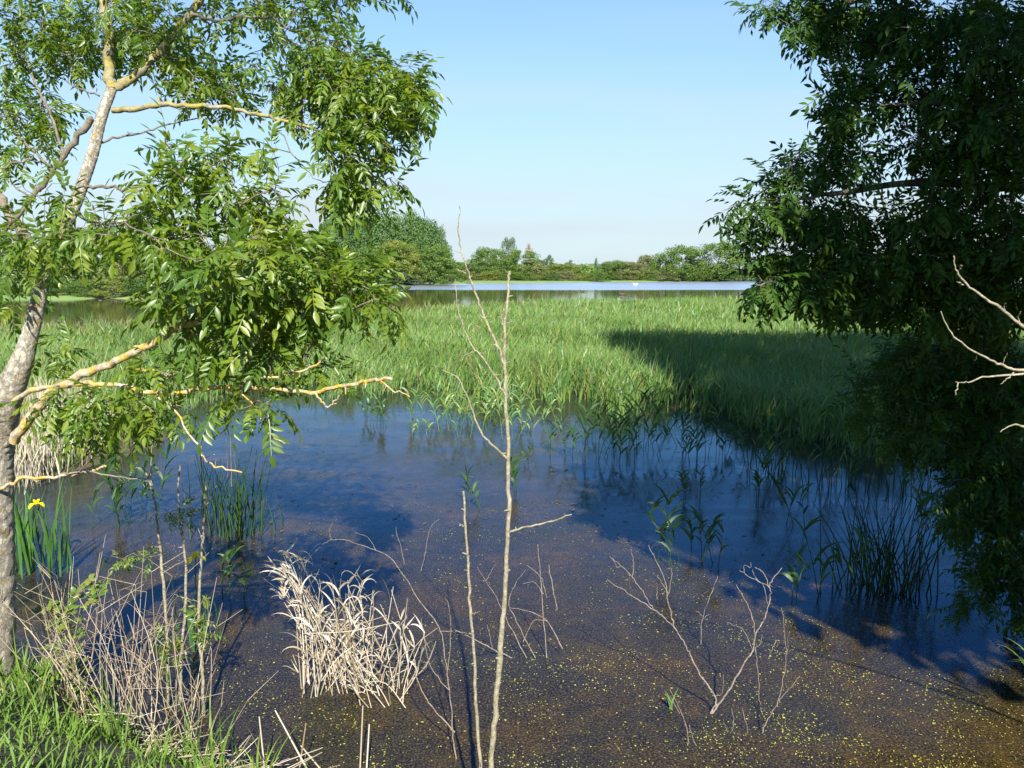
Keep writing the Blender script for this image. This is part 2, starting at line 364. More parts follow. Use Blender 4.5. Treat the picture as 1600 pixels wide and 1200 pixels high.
# low continuous wood behind the row of lake shore trees
far_wood('distant_woodland', -420, 420, 335, 25, lambda x: 5.2+.8*np.sin(x*.05), 1.6, 26000, M['tree_green'], 'stuff')
far_wood('woodland_ridge', -240, 5, 420, 60, lambda x: np.interp(x, [-240, -60, -25, -5, 5], [9, 10, 10, 6.5, 3]), 2.2, 20000, M['tree_green'], 'stuff')
gx = np.linspace(-300, 1000, 60); V = []
for x in gx:
    h = 18*math.exp(-((x-230)/150)**2)+6
    for k, (dy, f) in enumerate([(-200, 0), (-80, .7), (0, 1), (150, .8), (400, 0)]): V.append((x, 2400+dy, h*f+rng.random()*1.5*f))
idx = np.arange(len(V)).reshape(60, 5); Fq = np.stack([idx[:-1, :-1], idx[1:, :-1], idx[1:, 1:], idx[:-1, 1:]], -1).reshape(-1, 4)
mb = MB(); mb.add(V, Fq); m_, n_, l_, p_, _o = nt('wooded_hill'); a_ = noise(n_, l_, .05, 6); r_ = ramp(n_, [(.3, (.04, .08, .04)), (.7, (.08, .12, .06))]); l_.new(a_.outputs[0], r_.inputs[0]); l_.new(r_.outputs[0], p_.inputs['Base Color']); p_.inputs['Roughness'].default_value = 1
o = mb.build('hill', m_, smooth=True); o['kind'] = 'structure'

# ------------------------------------------------------------------ far trees: normalised crowns (radius .5 wide, 1 tall)
def crown_mesh(kind, seed):
    g = np.random.default_rng(seed); mb = MB(); P = []; Nn = []
    n_cl = {'round': 75, 'tall': 80, 'airy': 46, 'shrub': 60, 'slim': 30}[kind]
    for k in range(n_cl):
        t = g.random()
        if kind == 'round':
            z = .12+.86*t; rad = .5*math.sqrt(max(0.02, 1-((z-.52)/.5)**2)); cs = .15
        elif kind == 'tall':
            z = .1+.88*t; rad = .5*(1-abs(z-.45)*.9)*(.75 if z > .75 else 1); cs = .12
        elif kind == 'airy':
            z = .25+.74*t; rad = .48*math.sin(PI*min(.97, max(.08, (z-.05))))*.9; cs = .12
        elif kind == 'slim':
            z = .15+.83*t; rad = .32*(1.05-z); cs = .11
        else:
            z = .05+.8*t; rad = .52*math.sqrt(max(.05, 1-(z/.98)**2)); cs = .17
        a = g.random()*2*PI; rr = rad*math.sqrt(g.uniform(.15, 1))
        c = np.array([rr*math.cos(a), rr*math.sin(a), z]); m = {'airy': 110, 'slim': 110}.get(kind, 150)
        d = g.standard_normal((m, 3)); d /= np.linalg.norm(d, axis=1, keepdims=True)
        rd = cs*g.uniform(.55, 1.15)*np.cbrt(g.uniform(.15, 1.1, m))
        sc = np.array([1, 1, .75 if kind != 'tall' else 1.25])
        p = c+d*rd[:, None]*sc
        p[:, 2] = np.maximum(p[:, 2], .02); P.append(p); Nn.append(d+np.array([0, 0, .3]))
    P = np.concatenate(P); Nn = np.concatenate(Nn)
    global rng
    keep = rng; rng = g; cards(mb, P, np.full(len(P), .034), Nn); rng = keep
    return mb
def trunk_mesh(kind, seed):
    g = np.random.default_rng(seed+50); mb = MB()
    h = {'round': .55, 'tall': .8, 'airy': .9, 'shrub': .35, 'slim': .9}[kind]
    r = .022
    tube(mb, smooth_path([(0, 0, 0, r*1.3), (.01, 0, h*.4, r), (-.01, .01, h, r*.3)], n=3), 6)
    for k in range(7):
        a = g.random()*2*PI; z = h*g.uniform(.3, .9); L = g.uniform(.15, .32)
        tube(mb, smooth_path([(0, 0, z, r*.5), (L*.5*math.cos(a), L*.5*math.sin(a), z+.08, r*.35), (L*math.cos(a), L*math.sin(a), z+.22, r*.1)], n=2), 4)
    return mb
VAR = {}
def far_tree(px, top, w, Y, kind, mat, label, group, var=0, name=None):
    key = (kind, mat, var % 3)
    if key not in VAR:
        VAR[key] = (crown_mesh(kind, hash(kind) % 1 + {'round': 3, 'tall': 5, 'airy': 7, 'shrub': 9, 'slim': 13}[kind]*10+var % 3).mesh('crown', M[mat]),
                    trunk_mesh(kind, var % 3).mesh('trunk', M['far_bark']))
    cme, tme = VAR[key]
    x = (px-800)/F*Y/math.cos(PITCH)*math.cos(PITCH); x = (px-800)/F*(Y*math.cos(PITCH)+.3)
    ztop = H_CAM+(425-top)/F*Y; zb = .25; h = ztop-zb; wd = w/F*Y*1.12
    nm = name or {'shrub': 'shrub'}.get(kind, 'tree')
    root = thing(nm, label, 'shrub' if nm == 'shrub' else 'tree', (x, Y, zb), group)
    rz = random.random()*6.28
    for me, nmp in ((cme, 'crown'), (tme, 'trunk')):
        c = bpy.data.objects.new(nmp, me); C.objects.link(c); c.parent = root; c.rotation_euler = (0, 0, rz)
        c.scale = (wd, wd, h)
    return root

G1 = 'trees along the left lake shore'
left = [(-60, 380, 100, 112, 'round', 'tree_green'), (12, 368, 80, 108, 'round', 'tree_green'), (62, 380, 70, 104, 'shrub', 'tree_yellow'), (105, 372, 80, 112, 'round', 'tree_green'),
        (150, 362, 90, 116, 'round', 'tree_dark'), (198, 384, 70, 106, 'round', 'tree_brown'), (240, 376, 80, 114, 'round', 'tree_green'), (290, 388, 80, 110, 'round', 'tree_dark'), (340, 380, 90, 118, 'round', 'tree_green'),
        (392, 372, 90, 124, 'round', 'tree_dark'), (440, 378, 90, 130, 'round', 'tree_green'), (480, 366, 80, 150, 'round', 'tree_green')]
ll = ['green round tree on the left lake shore past the frame edge', 'round green tree on the left shore seen left of the big trunk', 'yellowish bush on the left shore right behind the big trunk',
      'mid green tree on the left shore just right of the big trunk', 'tallest dark green tree on the left shore', 'brownish green tree on the left shore above the lake strip', 'green tree on the left shore beneath the leafy sprays',
      'dark rounded tree on the left shore half hidden by ash leaves', 'green tree on the left shore hidden behind dense ash leaves', 'dark tree on the left shore behind the ash crown', 'green tree behind the ash crown nearing the poplar clump', 'green tree at the left foot of the poplar clump']
for i, (t, lb) in enumerate(zip(left, ll)): far_tree(*t, lb, G1, i)
for i, (px, top) in enumerate([(-20, 428), (40, 432), (88, 430), (135, 434), (178, 428), (225, 432), (268, 430), (312, 432), (362, 428), (415, 430)]):
    far_tree(px, top, 62, 98, 'shrub', ['tree_green', 'tree_yellow', 'tree_dark'][i % 3], 'low leafy bush at the left waterline ' + ['at the frame edge left of the trunk', 'just left of the big trunk', 'right behind the big trunk', 'just right of the big trunk', 'under the tallest dark tree', 'under the brownish tree', 'beneath the leafy sprays', 'under the dark rounded tree', 'behind the thick of the ash leaves', 'behind the right part of the ash crown'][i], 'bushes at the waterline of the left shore', i)
G2 = 'tall poplars in the clump across the lake'
tall = [(522, 352, 50, 'leftmost poplar of the tall clump, touching the ash leaves'), (545, 344, 50, 'second poplar from the left in the tall clump across the lake'), (572, 341, 52, 'broad high poplar left of the middle of the clump'), (600, 342, 50, 'poplar at the middle of the tall clump across the lake'),
        (628, 344, 50, 'poplar right of the middle, behind the yellow green bush'), (652, 342, 46, 'full crowned poplar near the right end of the clump'), (672, 352, 40, 'shorter poplar near the right end of the clump'), (686, 362, 30, 'slim darker poplar on the right edge of the clump')]
for i, (px, top, w, lb) in enumerate(tall): far_tree(px, top, w*1.35, 205+(i % 3)*6, 'tall', 'tree_dark', lb, G2, i)
for px, top, w, kind, mat, lb in [(505, 398, 60, 'round', 'tree_green', 'green bush under the left end of the poplars'), (545, 392, 70, 'round', 'tree_green', 'mid green tree in front of the left poplars'), (588, 388, 60, 'round', 'tree_green', 'rounded green tree left of the yellow bush'),
        (622, 380, 66, 'round', 'tree_yellow', 'large yellow green bush in front of the poplars'), (655, 400, 46, 'round', 'tree_yellow', 'yellowish small tree right of the large yellow bush'), (678, 386, 56, 'round', 'tree_green', 'rounded green tree with dark trunk at right end of clump'),
        (604, 416, 60, 'shrub', 'tree_dark', 'dark low shrub under the yellow bush'), (634, 424, 64, 'shrub', 'tree_pale', 'pale grey green low shrub by the water before the poplars'), (574, 424, 44, 'shrub', 'tree_green', 'green low shrub at the waterline under the poplars'), (706, 412, 50, 'shrub', 'tree_green', 'green shrub just right of the poplar clump')]:
    far_tree(px, top, w, 190, kind, mat, lb, 'trees and shrubs in front of the poplar clump', int(px))
G3 = 'trees and shrubs along the far lake shore'
for px, top, w, Y, kind, mat, lb in [
    (728, 412, 50, 262, 'shrub', 'tree_green', 'low green shrub left of the sapling stem on the far shore'), (747, 404, 46, 262, 'shrub', 'tree_dark', 'dark rounded shrub on the far shore between the two stems'),
    (765, 390, 54, 262, 'round', 'tree_green', 'broad green tree on the far shore just left of the pale willow'), (795, 371, 34, 266, 'airy', 'tree_pale', 'pale airy willow, the tallest on the middle far shore'),
    (782, 402, 56, 256, 'shrub', 'tree_green', 'green tree below the pale willow'), (815, 393, 52, 260, 'round', 'tree_green', 'dense green tree right of the pale willow'), (834, 404, 36, 258, 'shrub', 'tree_brown', 'brownish shrub right under the bare pinkish tree'),
    (826, 384, 20, 270, 'airy', 'tree_bare', 'bare pinkish grey tree showing over the far shore shrubs'), (845, 408, 40, 262, 'airy', 'tree_pale', 'small pale tree right of the bare tree'), (859, 401, 28, 262, 'airy', 'tree_dark', 'narrow darker tree on the far shore standing by itself'),
    (880, 414, 54, 258, 'round', 'tree_yellow', 'rounded bright green shrub left of the gap in the far trees'), (892, 408, 18, 268, 'airy', 'tree_pale', 'thin pale treetop behind the bright green shrub'), (905, 425, 44, 258, 'shrub', 'tree_yellow', 'low yellow green bush in the gap of the far trees'),
    (931, 405, 16, 262, 'slim', 'tree_dark', 'slim dark tree at the right side of the gap'), (946, 412, 34, 262, 'airy', 'tree_green', 'loose green tree right of the slim dark tree'), (960, 409, 44, 262, 'round', 'tree_green', 'small rounded green tree on the far shore right of the gap'),
    (985, 411, 44, 262, 'round', 'tree_brown', 'olive brown shrub on the far shore above the swan'), (1008, 402, 40, 266, 'tall', 'tree_brown', 'olive upright tree on the far shore right of the swan'), (1030, 399, 40, 266, 'tall', 'tree_green', 'upright green tree left of the big rounded one'),
    (1065, 387, 62, 262, 'round', 'tree_green', 'big rounded bright green tree on the right far shore'), (1090, 402, 40, 264, 'shrub', 'tree_dark', 'darker shrub between two big trees on the right far shore'), (1122, 381, 66, 262, 'round', 'tree_green', 'tallest broad tree at the right end of the far shore'),
    (1155, 398, 50, 262, 'airy', 'tree_pale', 'pale tree touching the dark leaves at the right'), (1195, 402, 60, 262, 'round', 'tree_green', 'green far tree just behind the dark ash branches'), (1245, 400, 70, 260, 'round', 'tree_green', 'green far tree seen through the ash tips'),
    (1300, 404, 70, 262, 'round', 'tree_dark', 'far tree behind the middle of the dark ash'), (1360, 398, 80, 262, 'round', 'tree_green', 'far tree showing in gaps of the dark ash'), (1430, 402, 80, 262, 'round', 'tree_green', 'far tree behind the bare pale branch'),
    (1500, 398, 80, 262, 'round', 'tree_dark', 'far tree behind the dark ash near its trunk'), (1580, 402, 90, 262, 'round', 'tree_green', 'far tree at the right frame edge behind the dark ash')]:
    far_tree(px, top, w, Y, kind, mat, lb, G3, int(px))
MARKS = [(706, 'right of the poplar clump'), (729, 'under the low shrub left of the sapling stem'), (748, 'between the two sapling stems'), (768, 'left of the pale willow'), (796, 'right under the pale willow'), (818, 'under the dense tree right of the willow'), (840, 'below the bare pinkish tree'),
 (862, 'under the narrow lone tree'), (884, 'before the rounded bright shrub'), (908, 'in the gap of the far trees'), (932, 'at the foot of the slim dark tree'), (952, 'before the loose green tree'), (972, 'beside the pale grey stone'), (994, 'straight above the swan'), (1016, 'under the olive upright tree'),
 (1036, 'under the upright green tree'), (1058, 'at the left foot of the big rounded tree'), (1080, 'at the right foot of the big rounded tree'), (1102, 'at the left foot of the tallest broad tree'), (1132, 'at the right foot of the tallest broad tree'), (1158, 'touching the dark ash leaves')]
CN = {'tree_brown': 'brownish', 'tree_green': 'green', 'tree_dark': 'dark green', 'tree_yellow': 'yellow green'}
for i, (px, wh) in enumerate(MARKS):
    mt_ = random.choice(list(CN))
    far_tree(px, random.uniform(421, 430), random.uniform(28, 46), 251 if px < 950 else 261+random.random(), 'shrub', mt_, '%s scrub at the far waterline %s' % (CN[mt_], wh), 'scrub bushes at the waterline of the far shore', i)

# ------------------------------------------------------------------ reed bed
def y_near(x):
    return np.interp(x, [-30, -9, -6, -3, -1.2, 0, 2, 3.6, 4.3, 5, 6, 8, 14, 30], [16, 18, 20.5, 20.3, 19.6, 18.8, 18.2, 17.6, 15.8, 14.0, 12.8, 12.3, 12, 12]) + .8*np.sin(x*1.9)+.5*np.sin(x*4.7+1)
def y_far(x, Y):
    px = 800+x/Y*F
    return np.interp(px, [-500, 0, 300, 520, 640, 760, 900, 1200, 2200], [38, 41, 45, 52, 60, 70, 78, 82, 85])
def scatter_reeds(mb, n, Ya, Yb, hm, wm, K, mb2=None):
    Y = np.sqrt(rng.uniform(Ya**2, Yb**2, n)); x = Y*rng.uniform(-.75, .75, n)
    yn = y_near(x); ok = (Y > yn)
    edge = np.clip((Y-yn+.8*np.sin(x*7.3)*np.sin(Y*1.3))/3.2, 0, 1)
    clump = .5+.5*np.sin(x*3.1+np.sin(Y*2.3)*2)*np.sin(Y*2.7+np.sin(x*1.7)*2)
    ok &= rng.random(n) < np.clip(edge**1.2*1.25+.10+(clump-.75)*1.3, 0.03, 1)
    gap = np.sin(x*.9+2*np.sin(Y*.33))*np.sin(Y*.8+1.5*np.sin(x*.6)); ok &= (gap < .72) | (rng.random(n) < .35)
    yf = y_far(x, Y); fe = (yf-Y)/10
    ok &= (rng.random(n) < np.clip(fe, 0, 1)**.7)
    ok &= (bank_z(x, Y) < .05) | (Y > 19.5)
    x, Y, fe, edge = x[ok], Y[ok], fe[ok], edge[ok]; m = len(x)
    big = 1+.12*np.sin(x*.5+np.sin(Y*.4)*1.5)+.08*np.sin(x*1.9+Y*1.3)
    h = hm*big*np.clip(rng.normal(.85, .22, m), .3, 1.5)*(.6+.4*edge)
    azi = np.where(rng.random(m) < .5, rng.normal(.0, .8, m)+1.2*np.sin(x*.8+Y*.5), rng.uniform(0, 2*PI, m))
    lean = np.abs(rng.normal(0, .2, m)); bend = rng.uniform(.1, 1.6, m)**1.3
    w = wm*rng.uniform(.6, 1.3, m)
    z = np.where(rng.random(m) < .45, rng.uniform(0.1, .5, m), 0)
    # leaves that spring from higher up the stem are shorter and more bent
    up = z > 0; h = np.where(up, h*.6, h); bend = np.where(up, bend+.5, bend); lean = np.where(up, lean+.25, lean)
    base = np.stack([x, Y, z-.02], 1)
    patch = .5+.5*np.sin(x*.35+2*np.sin(Y*.21))*np.cos(Y*.3+np.sin(x*.5))
    rnd = np.clip(rng.random(m)*.62+patch*.33, 0, .99)
    brown = (rng.random(m) < np.clip(1.1-fe*1.3, 0.04, .8)) & (Y > 20) & (x < 2) | (rng.random(m) < .06+.10*patch)
    fc = rng.uniform(-.9, .9, m)
    for sel, b in ((~brown, mb), (brown, mb2)):
        blades(b, base[sel], h[sel], azi[sel], lean[sel], bend[sel], w[sel], K, rnd[sel], fc[sel])
mb = MB(); mb2 = MB()
scatter_reeds(mb, 120000, 12, 26, .86, .026, 4, mb2)
scatter_reeds(mb, 120000, 26, 45, .84, .042, 3, mb2)
scatter_reeds(mb, 110000, 45, 90, .9, .07, 2, mb2)
o = mb.build('reed_bed', M['reed']); o['kind'] = 'stuff'; o['label'] = 'wide bed of fresh green reeds standing in the shallow lake'
o = mb2.build('dry_reeds', M['reed_brown']); o['kind'] = 'stuff'; o['label'] = 'brownish sparse reeds mixed in at the back of the reed bed'

# ------------------------------------------------------------------ ash leaves
def compound_leaf(seed, hi=False, pairs=4):
    g = random.Random(seed); V = []; Fc = []; A = []
    def leaflet(base, d, L, W, up, curl):
        d = d.normalized(); s = up.cross(d).normalized(); u = d.cross(s)
        k = len(V)
        if hi:
            prof = [(0, .02), (.2, .62), (.42, 1), (.66, .8), (.86, .36), (1, .01)]
            for t, w in prof:
                c = base+d*L*t+u*(-curl*L*t*t)
                V.extend([c+s*W*w*.5+u*W*.16*w, c, c-s*W*w*.5+u*W*.16*w])
            for j in range(len(prof)-1):
                a = k+3*j; Fc.append((a, a+1, a+4, a+3)); Fc.append((a+1, a+2, a+5, a+4))
        else:
            tip = base+d*L+u*(-curl*L); m1 = base+d*L*.34+u*(-curl*L*.12); m2 = base+d*L*.68+u*(-curl*L*.5)
            V.extend([base, m1+s*W*.5+u*W*.12, m2+s*W*.36+u*W*.1, tip, m1-s*W*.5+u*W*.12, m2-s*W*.36+u*W*.1])
            Fc.append((k, k+1, k+2, k+3)); Fc.append((k, k+3, k+5, k+4))
    droop = g.uniform(.15, .55); up = Vector((0, 0, 1))
    def rach(t): return Vector((t, .04*math.sin(t*3+seed), -droop*t*t*.7))
    ts = [.30+.62*i/(pairs-.3) for i in range(pairs)]
    for t in ts:
        for sd in (-1, 1):
            sw = g.uniform(.55, .95); b = rach(t)
            d = Vector((sw, sd*1.0, -g.uniform(.1, .75))); L = g.uniform(.30, .40)*(1-.18*abs(t-.6)); W = L*g.uniform(.30, .38)
            leaflet(b, d, L, W, (up+Vector((g.uniform(-.3, .3), g.uniform(-.3, .3), 0))).normalized(), g.uniform(.02, .3))
    d = (rach(1)-rach(.9)); leaflet(rach(1), d+Vector((0, 0, -.05)), .4, .15, up, .15)
    # rachis
    prev = None
    for t in (0, .35, .7, 1.02):
        c = rach(min(t, 1.02)); w = .009; k = len(V); V.extend([c+Vector((0, w, 0)), c+Vector((0, -w, .004))])
        if prev is not None: Fc.append((prev, prev+1, k+1, k))
        prev = k
    return np.array([tuple(v) for v in V]), np.array(Fc)
TPL = [compound_leaf(s, False, 3+s % 3) for s in range(8)]
TPL_HI = [compound_leaf(s, True, 3+s % 3) for s in range(8)]

def grow(nodes, targets, r_end=.0016, sag=.05, mb=None, rscale=1.0):
    """connect every target to the growing branch network; returns twig point lists"""
    nodes = [np.array(p, float) for p in nodes]; NP = np.array(nodes)
    T = np.array(targets); d = np.array([np.min(np.sum((NP-t)**2, 1)) for t in T]); order = np.argsort(d)
    cap = len(NP)+len(T)*8; buf = np.zeros((cap, 3)); buf[:len(NP)] = NP; k = len(NP); out = []
    for i in order:
        t = T[i]; D = np.sum((buf[:k]-t)**2, 1); j = np.argmin(D+ rng.random(k)*.01); a = buf[j]; L = math.sqrt(np.sum((t-a)**2))
        if L < .03: L = .03
        mid = (a+t)/2+rng.standard_normal(3)*L*.10+np.array([0, 0, sag*L])
        r0 = min(.012, .0022+.006*L)*rscale
        Q = smooth_path([(*a, r0), (*mid, (r0+r_end)/2), (*t, r_end)], n=3)
        out.append(Q)
        for q in Q[2:]:
            if k < cap: buf[k] = q[:3]; k += 1
        if mb is not None: tube(mb, Q, 4, rng.random(), cap=False)
    return out

def leaves_on(twigs, per, size, droop=.25, cover=.55):
    """returns leaf frames: position, x axis, z axis, size"""
    Ps = []; X = []; Z = []; Sz = []
    for Q in twigs:
        n = per if isinstance(per, int) else random.randint(*per)
        P = Q[:, :3]; L = np.linalg.norm(P[-1]-P[0]); tot = max(.12, min(L*cover, .5))
        dv = P[-1]-P[-3]; dv = dv/(np.linalg.norm(dv)+1e-9)
        a0 = rng.random()*PI
        for i in range(n):
            if i == 0: p = P[-1]; side = rng.standard_normal(3)*.3; f = 1.0
            else:
                kk = (i+1)//2; t = min(.95, kk*tot/(n/2+.5)/max(L, .1)); fi = (1-t)*(len(P)-1); j = int(fi); w = fi-j; j2 = min(j+1, len(P)-1)
                p = P[j]*(1-w)+P[j2]*w
                aa = a0+kk*PI/2; s = np.cross(dv, [math.cos(aa), math.sin(aa), .4]); s /= np.linalg.norm(s)+1e-9
                side = s*(1 if i % 2 else -1)*1.1; f = .55
            x = dv*f+side+np.array([0, 0, -droop*rng.uniform(.3, 2)])+rng.standard_normal(3)*.18
            x /= np.linalg.norm(x)
            z = np.array([0, 0, 1.])+rng.standard_normal(3)*.38; z -= x*np.dot(x, z); nz = np.linalg.norm(z)
            if nz < .2: z = np.cross(x, [1, 0, 0]); nz = np.linalg.norm(z)
            Ps.append(p); X.append(x); Z.append(z/nz); Sz.append(size*rng.uniform(.65, 1.2))
    return np.array(Ps), np.array(X), np.array(Z), np.array(Sz)

def put_leaves(fr, root, mat, nparts=300, name='leaf', stuff='foliage', fmin=None):
    P, X, Z, Sz = fr; Yv = np.cross(Z, X); N = len(P)
    # the leaves that show largest become parts of their own
    px = 800+P[:, 0]/P[:, 1]*F; py = 425-(P[:, 2]-3)/P[:, 1]*F
    vis = (px > 20) & (px < 1580) & (py > 10) & (py < 1190) & (P[:, 1] > 1)
    score = np.where(vis, Sz/P[:, 1], 0); top = set(np.argsort(-score)[:nparts].tolist())
    top = {i for i in top if score[i] > 0}
    tv = rng.integers(0, len(TPL), N); mb = MB(); rest = np.array([i not in top for i in range(N)])
    for v in range(len(TPL)):
        V, Fc = TPL[v]; sel = np.where((tv == v) & rest)[0]
        if not len(sel): continue
        W = P[sel][:, None]+Sz[sel][:, None, None]*(V[None, :, 0:1]*X[sel][:, None]+V[None, :, 1:2]*Yv[sel][:, None]+V[None, :, 2:3]*Z[sel][:, None])
        FF = (Fc[None]+(np.arange(len(sel))*len(V))[:, None, None]).reshape(-1, 4)
        mb.add(W.reshape(-1, 3), FF, np.repeat(rng.random(len(sel)), len(V)))
    mb.build(stuff, mat, root, kind='stuff')
    hi = []
    for v in range(len(TPL_HI)):
        b = MB(); b.add(TPL_HI[v][0], TPL_HI[v][1], 0.0); hi.append(b.mesh(name, mat, True))
    rl = np.array(root.location)
    for i in sorted(top):
        o = bpy.data.objects.new(name, hi[tv[i]]); C.objects.link(o); o.parent = root
        m = Matrix.Identity(4)
        for r_ in range(3):
            m[r_][0] = X[i][r_]*Sz[i]; m[r_][1] = Yv[i][r_]*Sz[i]; m[r_][2] = Z[i][r_]*Sz[i]; m[r_][3] = P[i][r_]-rl[r_]
        o.matrix_local = m

def clusters_to_targets(cl, k=1.0):
    T = []
    for c in cl:
        px, py, Y, rx, ry, rY, n = c
        for _ in range(max(1, int(n*k))):
            while True:
                a = rng.uniform(-1, 1, 3)
                if np.dot(a, a) < 1: break
            y = Y+a[2]*rY; w = at(px+a[0]*rx, py+a[1]*ry, y); T.append((w.x, w.y, w.z))
    return T

# ------------------------------------------------------------------ left ash tree
root = thing('ash_tree', 'lichen spotted ash tree at left with feathery green leaves and rough pale trunk', 'tree', (-3.3, 4.9, .35))
trunk = px_path([(-22, 1250, 4.95), (-16, 1100, 4.9), (-12, 950, 4.85), (-14, 800, 4.8), (-12, 700, 4.8), (2, 635, 4.75), (28, 580, 4.7), (48, 520, 4.7), (62, 460, 4.7), (76, 400, 4.7), (108, 340, 4.75), (128, 290, 4.8), (146, 235, 4.85), (158, 185, 4.9), (174, 140, 4.95)], 4.8, r0=.15, r1=.05)
rr = np.interp(np.linspace(0, 1, len(trunk)), [0, .3, .36, .42, .5, .65, .85, 1], [.13, .112, .10, .066, .042, .035, .031, .028]); trunk[:, 3] = rr
tr_ = smooth_path(trunk, n=5); mb = MB(); tube(mb, tr_, 36, wob=.028); mb.build('trunk', M['trunk'], root, smooth=True)
L_BR = [  # (points, Y0, Y1, r0, r1, material)
 ([(174, 140), (168, 95), (170, 50), (160, 5), (158, -60), (165, -160)], 4.95, 5.4, .040, .02, 'bark_mid'),
 ([(174, 142), (200, 125), (232, 100), (262, 65), (290, 30), (318, -10), (350, -80), (390, -170)], 4.95, 5.3, .036, .018, 'bark_mid'),
 ([(300, 22), (335, 32), (380, 25), (425, 30), (460, 50), (500, 68), (550, 95), (610, 130)], 5.1, 4.8, .013, .004, 'twig_bark'),
 ([(176, 172), (220, 168), (275, 162), (330, 166), (390, 176), (440, 188), (500, 205), (560, 235), (600, 255)], 4.9, 4.6, .022, .004, 'bark_mid'),
 ([(460, 190), (500, 225), (540, 260), (585, 285)], 4.7, 4.6, .006, .002, 'twig_bark'),
 ([(420, 180), (455, 235), (480, 270), (505, 285)], 4.7, 4.6, .006, .002, 'twig_bark'),
 ([(440, 45), (465, 80), (485, 115), (530, 150), (580, 180)], 5.0, 4.7, .009, .003, 'twig_bark'),
 ([(150, 225), (185, 215), (230, 205), (280, 190), (330, 180)], 4.85, 5.3, .010, .003, 'twig_bark'),
 ([(8, 360), (50, 310), (88, 262), (110, 228), (142, 185)], 4.9, 4.9, .018, .018, 'twig_bark'),
 ([(-40, 270), (0, 312), (22, 345), (40, 370), (60, 420)], 5.2, 4.8, .035, .03, 'twig_bark'),
 ([(80, 265), (40, 225), (5, 185), (-40, 150)], 5.0, 5.6, .012, .004, 'twig_bark'),
 ([(100, 240), (85, 190), (60, 140), (40, 90), (10, 60)], 5.0, 5.6, .012, .004, 'twig_bark'),
 ([(85, 262), (50, 250), (10, 260), (-30, 280)], 5.0, 4.8, .009, .004, 'twig_bark'),
 ([(50, 310), (20, 285), (0, 240)], 4.9, 5.3, .008, .003, 'twig_bark'),
 ([(155, 150), (120, 138), (85, 115)], 4.95, 5.4, .007, .003, 'twig_bark'),
 ([(135, 292), (165, 293), (200, 296), (240, 294), (270, 255), (258, 215)], 4.75, 4.2, .012, .003, 'twig_bark'),
 ([(235, 295), (242, 330), (270, 345), (330, 338), (370, 320), (420, 300)], 4.4, 4.1, .008, .003, 'twig_bark'),
 ([(22, 690), (48, 650), (80, 615), (120, 588), (165, 572), (200, 555), (240, 535), (275, 515), (320, 500), (360, 470), (400, 440), (450, 420)], 4.75, 4.0, .036, .009, 'bark_lichen'),
 ([(10, 628), (60, 608), (115, 600), (170, 600), (220, 610), (270, 614), (320, 608), (370, 606), (430, 608), (490, 612), (540, 602), (580, 594), (612, 592)], 4.7, 3.75, .018, .008, 'bark_lichen'),
 ([(370, 606), (400, 590), (440, 588), (470, 580), (510, 560)], 4.1, 4.0, .010, .004, 'bark_lichen'),
 ([(200, 575), (240, 582), (280, 586), (330, 588), (400, 592), (450, 585)], 4.45, 4.3, .012, .006, 'bark_lichen'),
 ([(595, 594), (612, 608), (640, 620)], 3.75, 3.75, .005, .003, 'bark_lichen'),
 ([(490, 612), (505, 630), (515, 633), (530, 618)], 3.9, 3.85, .006, .003, 'bark_lichen'),
 ([(245, 618), (275, 645), (310, 700), (330, 725), (378, 738)], 4.3, 4.1, .007, .004, 'bark_lichen'),
 ([(375, 612), (400, 640), (425, 680), (445, 693)], 4.05, 4.0, .005, .003, 'bark_lichen'),
 ([(-5, 765), (40, 748), (85, 745), (130, 738), (165, 728)], 4.7, 4.5, .014, .006, 'bark_lichen'),
 ([(88, 745), (120, 736), (160, 742), (215, 748)], 4.6, 4.4, .008, .003, 'dead_twig'),
 ([(330, 470), (360, 490), (400, 510), (425, 525)], 4.1, 3.9, .008, .003, 'bark_lichen'),
 ([(360, 470), (420, 460), (480, 485), (520, 495), (580, 470)], 4.05, 4.1, .008, .003, 'twig_bark'),
 ([(280, 515), (310, 470), (330, 430), (350, 390), (400, 370)], 4.2, 4.0, .010, .004, 'twig_bark'),
 ([(90, 370), (140, 375), (200, 380), (260, 372), (320, 380)], 4.7, 4.1, .012, .004, 'bark_mid'),
 ([(115, 335), (150, 350), (190, 350), (230, 365)], 4.7, 3.6, .009, .003, 'twig_bark'),
]
nodes = []
for pts, y0, y1, r0, r1, mt in L_BR:
    Q = px_path(pts, y0, y1, r0*(.75 if mt != 'bark_lichen' else .8), r1, jit=.005, n=5); mb = MB(); tube(mb, Q, 8, wob=.08)
    # stubs and spurs
    for _ in range(max(1, len(Q)//7)):
        j = rng.integers(2, len(Q)-2); d = rng.standard_normal(3); d /= np.linalg.norm(d); L = rng.uniform(.02, .06)
        tube(mb, [(*Q[j, :3], Q[j, 3]*.6), (*(Q[j, :3]+d*L), Q[j, 3]*.3)], 5)
    mb.build('branch', M[mt], root, smooth=True)
    if mt in ('twig_bark', 'bark_mid') or pts[0] in ((22, 690), (200, 575), (370, 606)): nodes += [q[:3] for q in Q[3:]]
    else: nodes += [q[:3] for q in Q[4:-8]]
